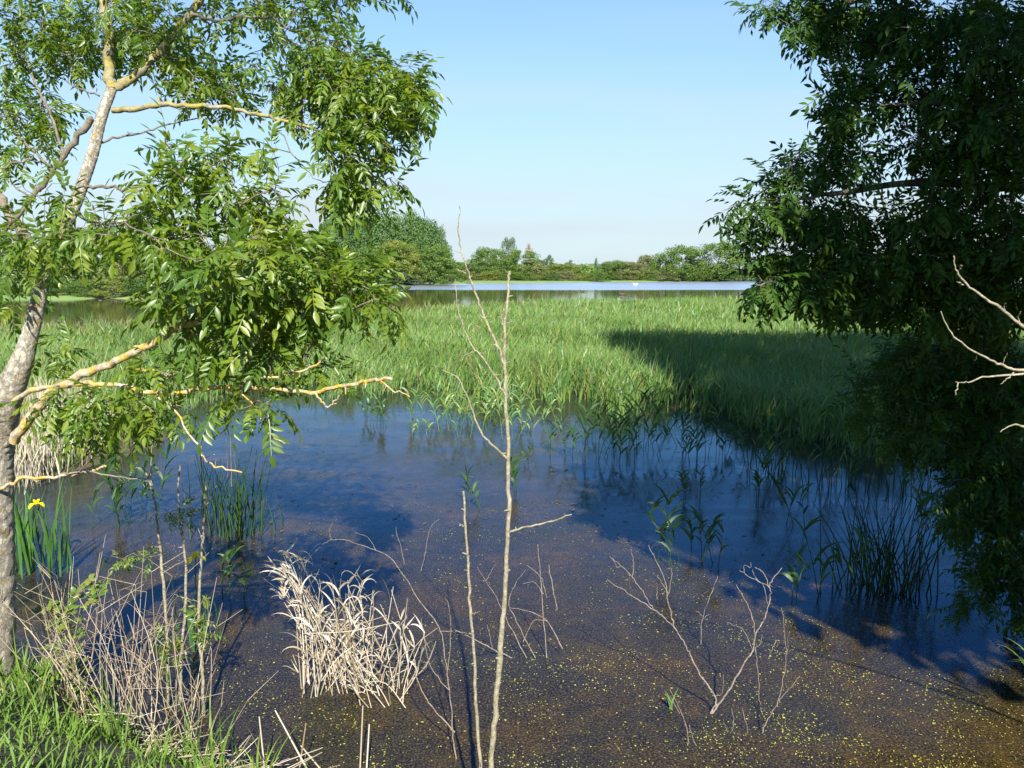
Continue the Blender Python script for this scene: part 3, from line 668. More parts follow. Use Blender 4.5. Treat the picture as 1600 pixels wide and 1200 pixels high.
CL = [ # px,py,Y,rx,ry,rY,n sprays
 (100, -60, 5.6, 240, 70, .9, 60), (230, 25, 5.3, 90, 60, .5, 34), (120, 45, 5.5, 60, 60, .5, 30), (45, 30, 5.7, 55, 50, .6, 34), (110, 85, 5.6, 50, 40, .4, 24),
 (390, 5, 5.2, 90, 35, .5, 22), (480, -10, 5.1, 110, 30, .5, 22), (600, -25, 5.0, 70, 25, .4, 6),
 (190, 60, 5.4, 60, 50, .5, 22), (255, 60, 5.3, 45, 55, .4, 22), (330, 110, 5.2, 50, 60, .4, 28), (345, 150, 5.1, 50, 45, .4, 16), (290, 105, 5.2, 35, 40, .4, 12),
 (480, 60, 4.9, 70, 50, .4, 26), (545, 100, 4.8, 65, 50, .35, 30), (600, 130, 4.7, 60, 50, .35, 34), (540, 160, 4.7, 90, 50, .4, 44), (620, 170, 4.6, 45, 50, .3, 26), (645, 145, 4.6, 24, 40, .2, 12), (500, 120, 4.8, 60, 45, .4, 24),
 (560, 205, 4.6, 70, 40, .3, 26), (420, 95, 5.0, 45, 30, .3, 7), (450, 140, 4.9, 40, 40, .3, 14),
 (560, 250, 4.6, 50, 22, .3, 14), (530, 285, 4.6, 45, 28, .25, 16), (600, 290, 4.5, 32, 25, .2, 8), (560, 305, 4.6, 50, 18, .2, 6),
 (30, 120, 5.6, 50, 40, .4, 14), (20, 180, 5.5, 60, 40, .4, 18), (60, 180, 5.4, 45, 40, .4, 14), (90, 160, 5.4, 35, 30, .4, 7), (15, 240, 5.3, 40, 30, .3, 8), (85, 215, 5.1, 30, 20, .3, 3),
 (290, 245, 4.3, 60, 22, .3, 12), (255, 275, 4.2, 50, 26, .3, 9), (340, 250, 4.3, 50, 26, .3, 8), (395, 225, 4.4, 50, 24, .3, 6), (320, 300, 4.3, 80, 36, .4, 22), (400, 310, 4.3, 50, 30, .3, 12), (430, 335, 4.3, 40, 18, .3, 7),
 (190, 330, 4.4, 50, 40, .3, 8), (70, 300, 4.5, 40, 34, .3, 8), (240, 350, 4.1, 70, 40, .4, 20), (150, 375, 4.2, 80, 24, .4, 16), (60, 400, 4.5, 55, 40, .3, 16), (30, 360, 4.6, 40, 35, .3, 8),
 (300, 395, 4.0, 110, 45, .5, 36), (400, 395, 4.1, 100, 38, .5, 34), (470, 412, 4.1, 90, 28, .4, 28), (545, 425, 4.1, 50, 26, .3, 18), (350, 455, 4.1, 90, 40, .35, 28), (450, 455, 4.1, 90, 34, .35, 30), (535, 460, 4.1, 60, 28, .3, 20), (590, 475, 4.1, 34, 24, .2, 9),
 (270, 450, 4.2, 45, 40, .3, 14), (340, 500, 4.15, 60, 25, .3, 14), (430, 495, 4.1, 70, 25, .3, 14), (370, 545, 4.2, 90, 30, .3, 26), (450, 550, 4.2, 60, 28, .3, 14), (530, 575, 4.15, 28, 22, .2, 4), (230, 590, 4.3, 60, 30, .3, 8),
 (110, 545, 4.7, 60, 12, .3, 5), (40, 480, 4.6, 40, 12, .2, 2), (90, 635, 4.55, 70, 25, .3, 14), (180, 640, 4.4, 60, 28, .3, 16), (230, 650, 4.3, 40, 25, .3, 12), (150, 670, 4.5, 40, 16, .2, 6), (290, 640, 4.2, 30, 14, .2, 3), (400, 640, 4.05, 36, 18, .15, 6), (340, 625, 4.1, 40, 12, .2, 4),
 # crown above the picture
 (200, -220, 5.6, 260, 120, 1.2, 90), (420, -180, 5.2, 200, 90, .9, 50), (-120, 100, 5.6, 110, 240, 1.0, 70), (-60, -120, 5.8, 150, 150, 1.0, 50), (200, -480, 5.8, 320, 170, 1.4, 110),
]
leader = px_path([(165, -160, 5.4), (180, -300, 5.5), (190, -450, 5.7), (200, -620, 5.8)], 5.4, r0=.02, r1=.006); mb = MB(); tube(mb, leader, 6); mb.build('branch', M['bark_mid'], root, smooth=True)
leader2 = px_path([(390, -170, 5.3), (430, -300, 5.3), (450, -420, 5.3)], 5.3, r0=.018, r1=.006); mb = MB(); tube(mb, leader2, 6); mb.build('branch', M['bark_mid'], root, smooth=True)
nodes += [q[:3] for q in leader]+[q[:3] for q in leader2]
T = clusters_to_targets(CL, 1.0)
for k in range(170):  # unseen sprays outside the frame, added to shade the water at left
    x0, q, y = rng.uniform(-6.4, -2.9), rng.uniform(5.4, 9.2), rng.uniform(1.4, 3.0); T.append((x0-.15*y, y, q-math.tan(SUN_EL)*y))
for k in range(60):  # more unseen sprays above the frame, added to shade water further out
    x0, q, y = rng.uniform(-1.6, -.1), rng.uniform(7.6, 8.8), rng.uniform(2.2, 3.2); T.append((x0-.15*y, y, q-math.tan(SUN_EL)*y))
mb = MB(); tw = grow(nodes, T, mb=mb); mb.build('twigs', M['twig_bark'], root, kind='stuff', smooth=True)
fr = leaves_on(tw, (2, 4), .145, .28); fr[3][:] *= np.where(fr[0][:, 2] < 3.6, 1.12, 1.0); put_leaves(fr, root, M['ash_leaf'])

# ------------------------------------------------------------------ right ash tree (in its own shade)
root = thing('ash_tree', 'dark leafy ash tree filling the right side, its boughs hanging over the water in shade', 'tree', (7.6, 6.4, .3))
tp = smooth_path([(7.6, 6.4, .1, .30), (7.5, 6.3, 2, .25), (7.2, 6.0, 5, .21), (7.3, 5.6, 9, .16), (7.0, 5.3, 14, .09), (7.2, 5.2, 19, .03)], n=5)
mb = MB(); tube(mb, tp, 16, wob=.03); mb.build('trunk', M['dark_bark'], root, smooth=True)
nodes = []
R_BR = [
 ([(1900, 330, 6.3), (1700, 300, 6.3), (1560, 290, 6.3), (1430, 285, 6.2), (1330, 300, 6.0), (1250, 310, 5.8), (1170, 320, 5.7)], .05, .004),
 ([(1950, 480, 6.3), (1750, 440, 6.4), (1600, 420, 6.4), (1450, 430, 6.2), (1330, 440, 6.0), (1230, 440, 5.8), (1180, 445, 5.7)], .05, .004),
 ([(1850, 100, 6.2), (1700, 80, 6.4), (1560, 50, 6.6), (1420, 30, 6.6), (1300, 20, 6.5), (1220, 10, 6.4)], .05, .004),
 ([(1850, 200, 6.2), (1700, 190, 6.0), (1560, 170, 5.9), (1430, 160, 5.9), (1330, 170, 6.0)], .04, .004),
 ([(2000, 700, 6.3), (1850, 720, 6.6), (1720, 740, 6.7), (1620, 800, 6.7), (1560, 860, 6.6), (1510, 900, 6.5)], .04, .004),
 ([(2000, 600, 6.3), (1820, 560, 6.8), (1650, 560, 7.2), (1500, 590, 7.2), (1400, 620, 7.2), (1330, 640, 7.2)], .04, .004),
 ([(1620, 800, 6.7), (1560, 760, 6.6), (1500, 750, 6.5), (1460, 770, 6.4)], .012, .003),
 ([(1300, 20, 6.5), (1380, -30, 6.3), (1500, -120, 6), (1750, -200, 6)], .02, .03),
 ([(1400, 400, 6.1), (1385, 330, 6.1), (1370, 280, 6.1), (1350, 240, 6.1)], .012, .003),
]
for pts, r0, r1 in R_BR:
    Q = px_path(pts, 6, r0=r0, r1=r1, jit=.006); mb = MB(); tube(mb, Q, 7, wob=.06); mb.build('branch', M['dark_bark'], root, smooth=True); nodes += [q[:3] for q in Q[3:]]
CR = [
 (1250, 20, 6.3, 70, 32, .4, 34), (1190, 12, 6.3, 26, 14, .2, 5), (1340, 30, 6.4, 80, 50, .5, 50), (1300, 60, 6.3, 50, 22, .3, 14), (1440, 50, 6.2, 90, 60, .6, 80), (1560, 60, 6.0, 90, 80, .8, 110),
 (1340, 125, 6.1, 55, 40, .3, 26), (1310, 165, 6.0, 38, 45, .3, 20), (1390, 140, 6.1, 60, 40, .4, 22), (1480, 160, 6.0, 80, 60, .6, 70), (1570, 200, 5.9, 70, 80, .7, 100),
 (1330, 215, 6.0, 45, 30, .3, 14), (1420, 215, 6.2, 60, 30, .4, 16), (1500, 260, 6.1, 80, 60, .6, 70),
 (1260, 255, 5.9, 50, 28, .3, 20), (1220, 280, 5.8, 38, 34, .25, 16), (1330, 270, 6.0, 45, 26, .3, 16), (1230, 330, 5.8, 70, 34, .3, 38), (1150, 320, 5.7, 34, 20, .2, 5), (1175, 345, 5.7, 32, 26, .2, 8), (1310, 345, 5.9, 60, 32, .4, 30), (1400, 345, 6.1, 60, 26, .4, 18), (1470, 330, 6.1, 60, 50, .5, 40),
 (1210, 385, 5.8, 50, 22, .3, 10), (1300, 400, 6.0, 80, 32, .4, 36), (1400, 410, 6.1, 90, 38, .5, 60), (1500, 400, 6.2, 90, 50, .6, 90), (1590, 360, 6.1, 60, 70, .7, 80),
 (1210, 430, 5.8, 45, 28, .25, 22), (1270, 450, 5.9, 60, 34, .3, 34), (1200, 465, 5.8, 28, 22, .2, 8), (1350, 465, 6.1, 80, 30, .4, 50), (1450, 470, 6.3, 90, 40, .5, 70), (1560, 470, 6.4, 90, 55, .7, 100),
 (1480, 550, 7.0, 110, 45, .6, 90), (1400, 590, 7.2, 90, 40, .5, 50), (1560, 600, 6.9, 90, 70, .7, 120), (1480, 650, 7.0, 90, 45, .6, 60), (1370, 640, 7.3, 60, 40, .4, 20), (1560, 700, 6.7, 80, 50, .6, 60),
 (1540, 780, 6.6, 70, 50, .5, 60), (1490, 800, 6.5, 40, 45, .3, 20), (1600, 840, 6.6, 60, 80, .6, 90), (1545, 890, 6.5, 55, 40, .4, 34), (1600, 950, 6.5, 30, 40, .4, 16), (1560, 720, 6.7, 80, 40, .6, 50), (1440, 700, 7.2, 60, 36, .4, 22), (1520, 940, 6.4, 40, 22, .25, 9), (1490, 760, 6.5, 40, 22, .3, 7),
 (1750, 100, 6.2, 110, 220, .9, 90), (1750, 500, 6.4, 110, 220, .9, 80), (1450, -120, 6.2, 240, 90, .9, 110),
]
mb = MB(); tw = grow(nodes, clusters_to_targets(CR, .85), mb=mb); mb.build('twigs', M['dark_bark'], root, kind='stuff', smooth=True)
put_leaves(leaves_on(tw, (3, 6), .175, .35, cover=.8), root, M['ash_leaf_shaded'])
# the high crown above the picture, which throws the big shadow over the water and the reeds
up = MB(); cs = []
limbs = []
slope = math.tan(SUN_EL)
for q in np.arange(3.9, 25.6, 1.15):
    xl = float(np.interp(q, [3.8, 4.9, 5.7, 8.5, 11, 12.6, 14, 17, 21, 25], [4.9, 4.6, 3.7, 2.7, 3.5, 5.6, 6.9, 6.9, 7.5, 8.6])); xr = float(np.interp(q, [3.8, 6, 10, 20, 25], [7, 12, 16, 22, 20]))
    for x0 in np.arange(xl+.9, xr, 1.5):
        y = rng.uniform(-1.8, 2.4) if q > 7 else rng.uniform(.5, 2.6)
        cs.append(np.array([x0-.15*y+rng.normal(0, .25), y, q-slope*y+rng.normal(0, .25)]))
for c in cs:
    m = 400; d = rng.standard_normal((m, 3)); d /= np.linalg.norm(d, axis=1, keepdims=True)
    p = c+d*(1.35*np.cbrt(rng.uniform(.15, 1, m)))[:, None]*np.array([1, 1, .8]); cards(up, p, np.full(m, .34), d+np.array([0, 0, .6]))
    j = np.argmin(np.sum((tp[:, :3]-c+np.array([0, 0, 1.5]))**2, 1)); a = tp[j, :3]
    limbs.append(smooth_path([(*a, .05), (*((a+c)/2+np.array([0, 0, .2])), .035), (*c, .012)], n=3))
up.build('upper_foliage', M['ash_leaf_shaded'], root, kind='stuff')
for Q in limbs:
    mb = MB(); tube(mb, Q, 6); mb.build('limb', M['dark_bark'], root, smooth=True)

# bare pale branches entering at the right
root = thing('bare_shrub', 'leafless shrub at the right edge with long pale arching twigs lit by the sun', 'shrub', (4.3, 2.9, .9))
def z2(s, ox, oy, pts): return [(ox+a/s, oy+b/s) for a, b in pts]
mb = MB(); tube(mb, smooth_path([(4.3, 2.9, .9, .014), (3.6, 3.2, 1.8, .011), (2.5, 3.5, 2.35, .007)], n=4), 6); mb.build('stem', M['sapling_bark'], root, smooth=True)
for pts, r in [([(1750, 560), (1560, 480), (1470, 410), (1380, 350), (1290, 280), (1240, 210), (1230, 150)], .008), ([(1750, 720), (1560, 690), (1480, 670), (1400, 635), (1300, 580), (1220, 510), (1170, 410)], .007),
               ([(1520, 685), (1490, 720), (1450, 750)], .004), ([(1600, 700), (1390, 715), (1300, 740), (1240, 740)], .005), ([(1250, 745), (1240, 790), (1238, 800)], .003), ([(1560, 480), (1530, 440), (1545, 410)], .004), ([(1275, 285), (1260, 280), (1245, 270)], .003), ([(1255, 215), (1265, 200), (1262, 190)], .003), ([(1460, 660), (1475, 620), (1480, 605)], .003), ([(1470, 410), (1465, 385), (1475, 370)], .003), ([(1560, 950), (1510, 940), (1450, 975)], .005), ([(1330, 640), (1340, 610), (1338, 600)], .002)]:
    mb = MB(); tube(mb, px_path(z2(3, 1080, 350, pts), 3.5, 3.45, r, r*.3, jit=.002), 6, wob=.08); mb.build('twig', M['sapling_bark'], root, smooth=True)

# ------------------------------------------------------------------ saplings in front
def stick_thing(name, label, cat, paths, Y, mat, part='branch', group=None, rs=.72, first='stem', knots=False, base=None, jit=.0025):
    Q0 = px_path(paths[0][0], Y, paths[0][3] if len(paths[0]) > 3 else None, paths[0][1], paths[0][2], jit=jit)
    root = thing(name, label, cat, tuple(Q0[0, :3]), group)
    for i, p in enumerate(paths):
        Q = Q0 if i == 0 else px_path(p[0], Y, p[3] if len(p) > 3 else None, p[1], p[2], jit=jit)
        Q[:, 3] *= rs
        mb = MB(); tube(mb, Q, 8, wob=.09)
        if knots:
            for j in range(2, len(Q)-1, 3):
                if rng.random() < .6:
                    d = rng.standard_normal(3); d[2] = abs(d[2])*.5; d /= np.linalg.norm(d); L = rng.uniform(.008, .03)
                    tube(mb, [(*Q[j, :3], Q[j, 3]*.8), (*(Q[j, :3]+d*(Q[j, 3]+L*.5)), Q[j, 3]*.5), (*(Q[j, :3]+d*(Q[j, 3]+L)), Q[j, 3]*.3)], 5)
        mb.build(first if i == 0 else part, mat, root, smooth=True)
    return root
stick_thing('dead_sapling', 'tall bare lichen dotted sapling standing in the middle foreground', 'sapling', [
    ([(762, 1260), (768, 1180), (775, 1100), (783, 1010), (788, 940), (792, 860), (795, 780), (794, 700), (791, 630), (789, 560), (791, 500), (794, 445), (796, 424)], .021, .007),
    ([(790, 580), (782, 552), (772, 530), (755, 490), (742, 455), (730, 420), (720, 388), (715, 355), (718, 322)], .010, .003),
    ([(792, 716), (775, 700), (755, 680), (740, 648), (728, 615), (714, 590), (692, 578)], .008, .003),
    ([(790, 618), (772, 585), (752, 556), (738, 540), (726, 515), (718, 492), (713, 465), (711, 436)], .007, .0025),
    ([(797, 831), (820, 824), (850, 818), (893, 804)], .008, .004),
    ([(791, 522), (786, 505), (784, 490), (786, 482)], .006, .004),
    ([(740, 550), (725, 556), (718, 554)], .004, .002), ([(728, 427), (718, 423), (712, 420)], .004, .002), ([(727, 423), (735, 420)], .004, .002), ([(794, 505), (802, 502)], .004, .002), ([(751, 512), (742, 508), (737, 503)], .003, .002)], 3.95, M['sapling_bark'], knots=True)
stick_thing('dead_sapling', 'shorter bare straight stem just left of the tall sapling', 'sapling', [([(756, 1260), (750, 1190), (744, 1100), (740, 1020), (735, 950), (731, 880), (727, 820), (724, 768)], .013, .007), ([(735, 960), (743, 957)], .005, .003), ([(731, 893), (726, 890)], .005, .003), ([(725, 822), (718, 819)], .005, .003)], 4.0, M['sapling_bark'], knots=True)
ls = 'thin bare saplings standing in the water at left'
S3 = [([(262, 1105), (262, 1040), (260, 960), (252, 880), (246, 820), (240, 775), (232, 748), (222, 730)], 'thin grey sapling with a kinked lichen dotted top, leftmost of three', [([(243, 790), (236, 740), (238, 700), (240, 672)], .006, .002), ([(255, 895), (280, 880), (300, 870)], .004, .002), ([(232, 750), (205, 745), (185, 740)], .006, .003)]),
      ([(282, 1095), (284, 1020), (290, 950), (290, 880), (282, 820), (278, 760), (282, 725)], 'thin grey sapling in the middle of three left of the dead reeds', [([(285, 810), (310, 845), (322, 868)], .004, .002), ([(288, 900), (330, 860), (335, 845)], .003, .002)]),
      ([(318, 1118), (316, 1050), (311, 980), (313, 900), (318, 840), (320, 790), (322, 755)], 'thin forked sapling, rightmost of three, next to the dead reeds', [([(321, 790), (335, 765), (348, 742)], .007, .003), ([(318, 850), (300, 800), (290, 775)], .004, .002), ([(312, 940), (290, 935), (272, 928)], .003, .002)])]
sap_leaf_nodes = []
for pts, lb, br in S3:
    Yb = gnd(*pts[0]).y
    rt = stick_thing('bare_sapling', lb, 'sapling', [(pts, .017, .007)]+br, Yb, M['sapling_bark'], group=ls, knots=True)
    tg = {0: [(262, 1010, 18, 22, 7), (255, 1040, 14, 10, 3), (205, 868, 34, 12, 7)], 1: [(284, 985, 20, 18, 6), (283, 800, 14, 18, 4), (275, 800, 18, 10, 2)], 2: [(322, 968, 22, 10, 5), (318, 985, 12, 14, 3)]}[S3.index((pts, lb, br))]
    T = clusters_to_targets([(a, b, Yb-.02, rx, ry, .1, n) for a, b, rx, ry, n in tg])
    nd = [q[:3] for q in px_path(pts, Yb, None, .01, .01)]
    mb = MB(); tw = grow(nd, T, mb=mb); mb.build('twigs', M['twig_bark'], rt, kind='stuff')
    put_leaves(leaves_on(tw, (2, 4), .10, .2), rt, M['bramble_leaf'], 60)

# ------------------------------------------------------------------ dead shrubs
def cp(pts): return z2(3, 880, 800, pts)
stick_thing('dead_shrub', 'dead pale shrub with two forking arms standing in the water at right', 'dead shrub', [
    (cp([(600, 975), (650, 965), (690, 950), (730, 900), (765, 855), (820, 760), (860, 690), (890, 650), (900, 580), (925, 530), (950, 480), (970, 400), (965, 350), (935, 280), (900, 260)]), .010, .0035),
    (cp([(690, 950), (712, 900), (710, 860), (670, 800), (640, 760), (600, 680), (575, 630), (540, 570), (520, 540), (470, 490), (430, 460), (400, 420), (370, 370), (320, 300), (270, 250), (220, 210)]), .009, .0025),
    (cp([(520, 540), (505, 470), (492, 420), (480, 330), (440, 240), (400, 155)]), .006, .003), (cp([(430, 460), (350, 410), (270, 360), (205, 315)]), .005, .002), (cp([(325, 310), (330, 240), (320, 175)]), .004, .002),
    (cp([(965, 350), (985, 310), (1025, 262)]), .005, .003), (cp([(900, 580), (885, 480), (850, 410), (810, 340)]), .005, .0025), (cp([(965, 350), (910, 320), (850, 290), (825, 272)]), .004, .002),
    (cp([(900, 640), (915, 760), (920, 880), (935, 960)]), .004, .002), (cp([(900, 640), (925, 615), (930, 575)]), .003, .002), (cp([(850, 285), (852, 250), (875, 262), (878, 235)]), .003, .002), (cp([(890, 650), (850, 560), (800, 530), (765, 515)]), .003, .0015),
    (cp([(490, 380), (460, 330), (440, 300)]), .003, .002), (cp([(490, 390), (510, 275), (490, 265)]), .003, .002), (cp([(440, 410), (440, 330)]), .003, .0015), (cp([(270, 250), (250, 260), (232, 215)]), .003, .0015), (cp([(958, 430), (940, 350), (895, 300), (890, 270)]), .003, .002),
    (cp([(700, 860), (740, 855), (750, 765)]), .003, .002), (cp([(675, 960), (668, 1040), (672, 1180)]), .007, .007), (cp([(690, 950), (640, 965), (560, 960), (500, 860)]), .005, .002)], 5.5, M['dead_twig'], jit=.003)
stick_thing('dead_stalk', 'single thin forked stalk standing behind the dead pale shrub', 'dead stalk', [(cp([(640, 740), (645, 620), (652, 500), (690, 390), (725, 300)]), .005, .003), (cp([(655, 500), (685, 480)]), .003, .002), (cp([(655, 490), (622, 462)]), .003, .002)], 6.6, M['dead_twig'])
stick_thing('dead_shrub', 'smaller thin dead shrub right of the forked pale one', 'dead shrub', [
    (cp([(895, 1190), (905, 1110), (930, 1040), (960, 970), (1010, 880), (1035, 760), (1045, 650), (1022, 450)]), .006, .002), (cp([(1010, 880), (1060, 830), (1110, 770)]), .004, .002), (cp([(895, 1150), (870, 1050), (840, 920)]), .004, .0025), (cp([(1045, 680), (1055, 620), (1052, 570)]), .002, .001), (cp([(1000, 600), (960, 690)]), .003, .002),
    (cp([(890, 1140), (800, 1130), (770, 1080), (800, 1000), (790, 920)]), .004, .002), (cp([(775, 1060), (750, 970)]), .002, .001), (cp([(780, 1130), (720, 1130)]), .003, .002)], 5.25, M['dead_twig'], jit=.003)
stick_thing('dead_stalk', 'pair of thin leaning dead stalks at the lower edge, left of the small dead shrub', 'dead stalk', [(cp([(605, 1230), (590, 1120), (578, 1010), (550, 930), (500, 830)]), .005, .002), (cp([(670, 1230), (640, 1150), (600, 1030), (590, 1000)]), .004, .002), (cp([(720, 1135), (650, 1140), (560, 1138), (450, 1130)]), .004, .002)], 5.1, M['dead_twig'])
def c5(pts): return z2(1.875, 620, 560, pts)
stick_thing('dead_stalk', 'cluster of thin pale dead stalks in the water just right of the tall sapling', 'dead stalk', [
    (c5([(440, 885), (425, 700), (413, 545)]), .006, .003), (c5([(395, 905), (300, 860), (240, 830), (170, 795)]), .008, .003), (c5([(395, 905), (340, 800), (290, 700), (235, 610)]), .006, .002), (c5([(485, 850), (440, 770), (380, 740), (330, 730)]), .006, .002),
    (c5([(470, 735), (455, 660), (445, 605)]), .005, .004), (c5([(420, 905), (350, 770), (328, 720), (345, 665), (377, 620)]), .005, .002), (c5([(430, 690), (400, 655), (370, 660)]), .004, .002), (c5([(370, 830), (400, 770), (440, 770)]), .004, .002), (c5([(440, 700), (420, 640), (380, 605)]), .004, .002), (c5([(262, 650), (290, 600)]), .003, .001), (c5([(280, 850), (265, 780)]), .003, .002)], 6.35, M['dead_twig'])
def c2(pts): return z2(2.857, 350, 780, pts)
stick_thing('dead_shrub', 'slender reddish bare shrub arching from the lower edge towards the dead reeds', 'dead shrub', [
    (c2([(1045, 1260), (1035, 1150), (1020, 1040), (1015, 930), (1000, 800), (985, 690), (968, 590), (920, 510), (870, 450), (810, 350), (740, 260), (670, 225), (600, 200), (540, 182), (480, 180)]), .006, .0018),
    (c2([(1000, 760), (1010, 650), (1012, 560), (1000, 460)]), .004, .002), (c2([(1030, 1040), (980, 985), (930, 930), (890, 870), (860, 800), (850, 770)]), .006, .004), (c2([(1003, 850), (930, 760), (905, 680), (890, 600), (880, 530)]), .004, .002), (c2([(480, 180), (470, 140), (485, 105)]), .002, .001), (c2([(480, 180), (440, 200)]), .002, .001), (c2([(680, 230), (640, 170), (585, 150)]), .002, .001),
    (c2([(1000, 770), (970, 710)]), .002, .001), (c2([(1000, 460), (985, 440)]), .002, .001), (c2([(970, 590), (1040, 590), (1100, 600)]), .003, .001)], 4.95, M['dead_twig'], jit=.002)
stick_thing('dead_stalk', 'two thin dead stems with drooping heads rising behind the dead reeds', 'dead stalk', [(c2([(880, 320), (900, 230), (920, 130), (960, 90)]), .004, .002), (c2([(805, 290), (790, 210), (772, 160), (768, 125)]), .003, .003)], 8.2, M['dead_twig'])
stick_thing('dead_stalk', 'tall dark dry stalk with crossbar twigs in the water at left centre', 'dead stalk', [([(362, 760), (361, 720), (360, 640)], .008, .006), ([(356, 745), (354, 690), (352, 668), (372, 664)], .006, .004), ([(369, 740), (366, 710), (372, 690)], .005, .003)], gnd(362, 800).y*.9, M['dark_bark'])

# ------------------------------------------------------------------ clump of dead straw-coloured reeds
def blade_obj(name, mat, root, base, h, azi, lean, bend, w, K=6, rnd=None, facing=None, twist=None):
    mb = MB(); blades(mb, np.array([base]), np.array([h]), np.array([azi]), np.array([lean]), np.array([bend]), np.array([w]), K, np.array([random.random() if rnd is None else rnd]), np.array([random.uniform(-.8, .8) if facing is None else facing]), None if twist is None else np.array([twist]))
    return mb.build(name, mat, root)
b0 = gnd(540, 1085)
root = thing('dead_reed_clump', 'clump of bleached straw coloured dead reeds with curled leaves in the foreground water', 'dead reeds', tuple(b0))
PL = []
for k in range(100):
    if k < 48: bx = rng.uniform(468, 560); by = 1095-(rng.random()*35)
    else: bx = rng.uniform(560, 640); by = rng.uniform(1060, 1112)
    g = gnd(bx, by, -.02); 
    if k < 16: tx, ty = rng.uniform(438, 478), rng.uniform(866, 935)
    elif k < 48: tx, ty = bx+rng.uniform(-40, 35), rng.uniform(880, 1030)
    elif k < 76: tx, ty = bx+rng.uniform(-60, 45), rng.uniform(915, 1060)
    else: tx, ty = bx+rng.uniform(-90, 60), rng.uniform(960, 1070)
    Y = g.y+rng.uniform(-.25, .3); top = at(tx, ty, Y); mid = (Vector(g)+top)/2+Vector(rng.standard_normal(3))*.035
    P = [(*g, .0042), (*mid, .0036), (*top, .0022)]
    if k < 16: P[1] = (*(Vector(g)*.45+top*.55+Vector((.05, 0, .04))), .0036); PL.append(top)
    elif rng.random() < .2:   # broken, folded over sharply
        P.append((*(top+Vector((rng.uniform(-.02, .02), 0, -.01))), .002)); e = top+Vector((rng.uniform(-.3, .2), rng.uniform(-.15, .15), -rng.uniform(.05, .3))); P.append((*e, .0015))
    mb = MB(); Q = smooth_path(P, n=3); tube(mb, Q, 5, rng.random()); mb.build('stalk', M['straw'], root, smooth=True)
    for _ in range(4 if k < 48 else 2):
        j = rng.integers(len(Q)//3, len(Q)); q = Q[min(j, len(Q)-1), :3]
        if rng.random() < .95:
            blade_obj('leaf', M['straw'], root, q, rng.uniform(.09, .26), random.choice([rng.uniform(2.4, 3.9), rng.uniform(-.7, .7)]), rng.uniform(.1, 1.0), rng.uniform(-.6, 2.8), rng.uniform(.006, .017), 7, twist=rng.uniform(-1.5, 1.5))
for k in range(9):  # fallen stalks lying across the clump
    Y = 5.75+rng.uniform(-.3, .35); a_ = at(rng.uniform(460, 560), rng.uniform(930, 1070), Y); b_ = at(rng.uniform(540, 655), rng.uniform(960, 1085), Y+rng.uniform(-.2, .2)); m_ = (a_+b_)/2+Vector((0, 0, rng.uniform(-.03, .06)))
    mb = MB(); tube(mb, smooth_path([(*a_, .0025), (*m_, .0034), (*b_, .002)], n=3), 5, rng.random()); mb.build('stalk', M['straw'], root, smooth=True)
for k in range(45):  # loose curled leaves hanging in the clump
    w = at(rng.uniform(492, 635), rng.uniform(950, 1075), 5.8+rng.uniform(-.3, .3)); blade_obj('leaf', M['straw'], root, w, rng.uniform(.07, .2), rng.uniform(0, 6.28), rng.uniform(.3, 2.2), rng.uniform(-1.8, 1.8), rng.uniform(.008, .018), 6, facing=rng.uniform(0, 3.1))
for k in range(32):  # plume of leaves at the top left
    w = PL[k % len(PL)]+Vector((rng.uniform(-.01, .01), 0, -rng.uniform(0, .03))); blade_obj('leaf', M['straw'], root, w, rng.uniform(.09, .2), rng.uniform(2.2, 4.0), rng.uniform(.3, 1.2), rng.uniform(.4, 1.8), .013, twist=rng.uniform(-1.4, 1.4))

# tangle of dry stalks at the left bank
root = thing('dry_stalk_tangle', 'tangle of dry pinkish grey weed stalks on the bank between trunk and thin saplings', 'dry stalks', tuple(gnd(220, 1150, .2)))
for k in range(95):
    bx = rng.uniform(90, 330); by = rng.uniform(1070, 1170)+(.15*(bx-90)); g = gnd(bx, by, .2 if bx < 260 else .1); zb = float(bank_z(g.x, g.y)); g.z = max(zb, -.02)
    L = rng.uniform(.3, 1.0) if k % 3 else rng.uniform(.7, 1.15); d = Vector((rng.normal(-.05, .38), rng.normal(0, .3), 1)).normalized()
    top = g+d*L; mid = (g+top)/2+Vector(rng.standard_normal(3))*.04
    mb = MB(); Q = smooth_path([(*g, .003), (*mid, .0024), (*top, .0011)], n=3); tube(mb, Q, 5, rng.random())
    for _ in range(rng.integers(1, 4)):
        j = rng.integers(3, len(Q)); q = Q[min(j, len(Q)-1), :3]; e = q+np.array([rng.normal(0, .12), rng.normal(0, .1), rng.uniform(.03, .15)]); tube(mb, [(*q, .002), (*e, .0011)], 4, rng.random())
    mb.build('stalk', M['dry_stalk'], root, smooth=True)

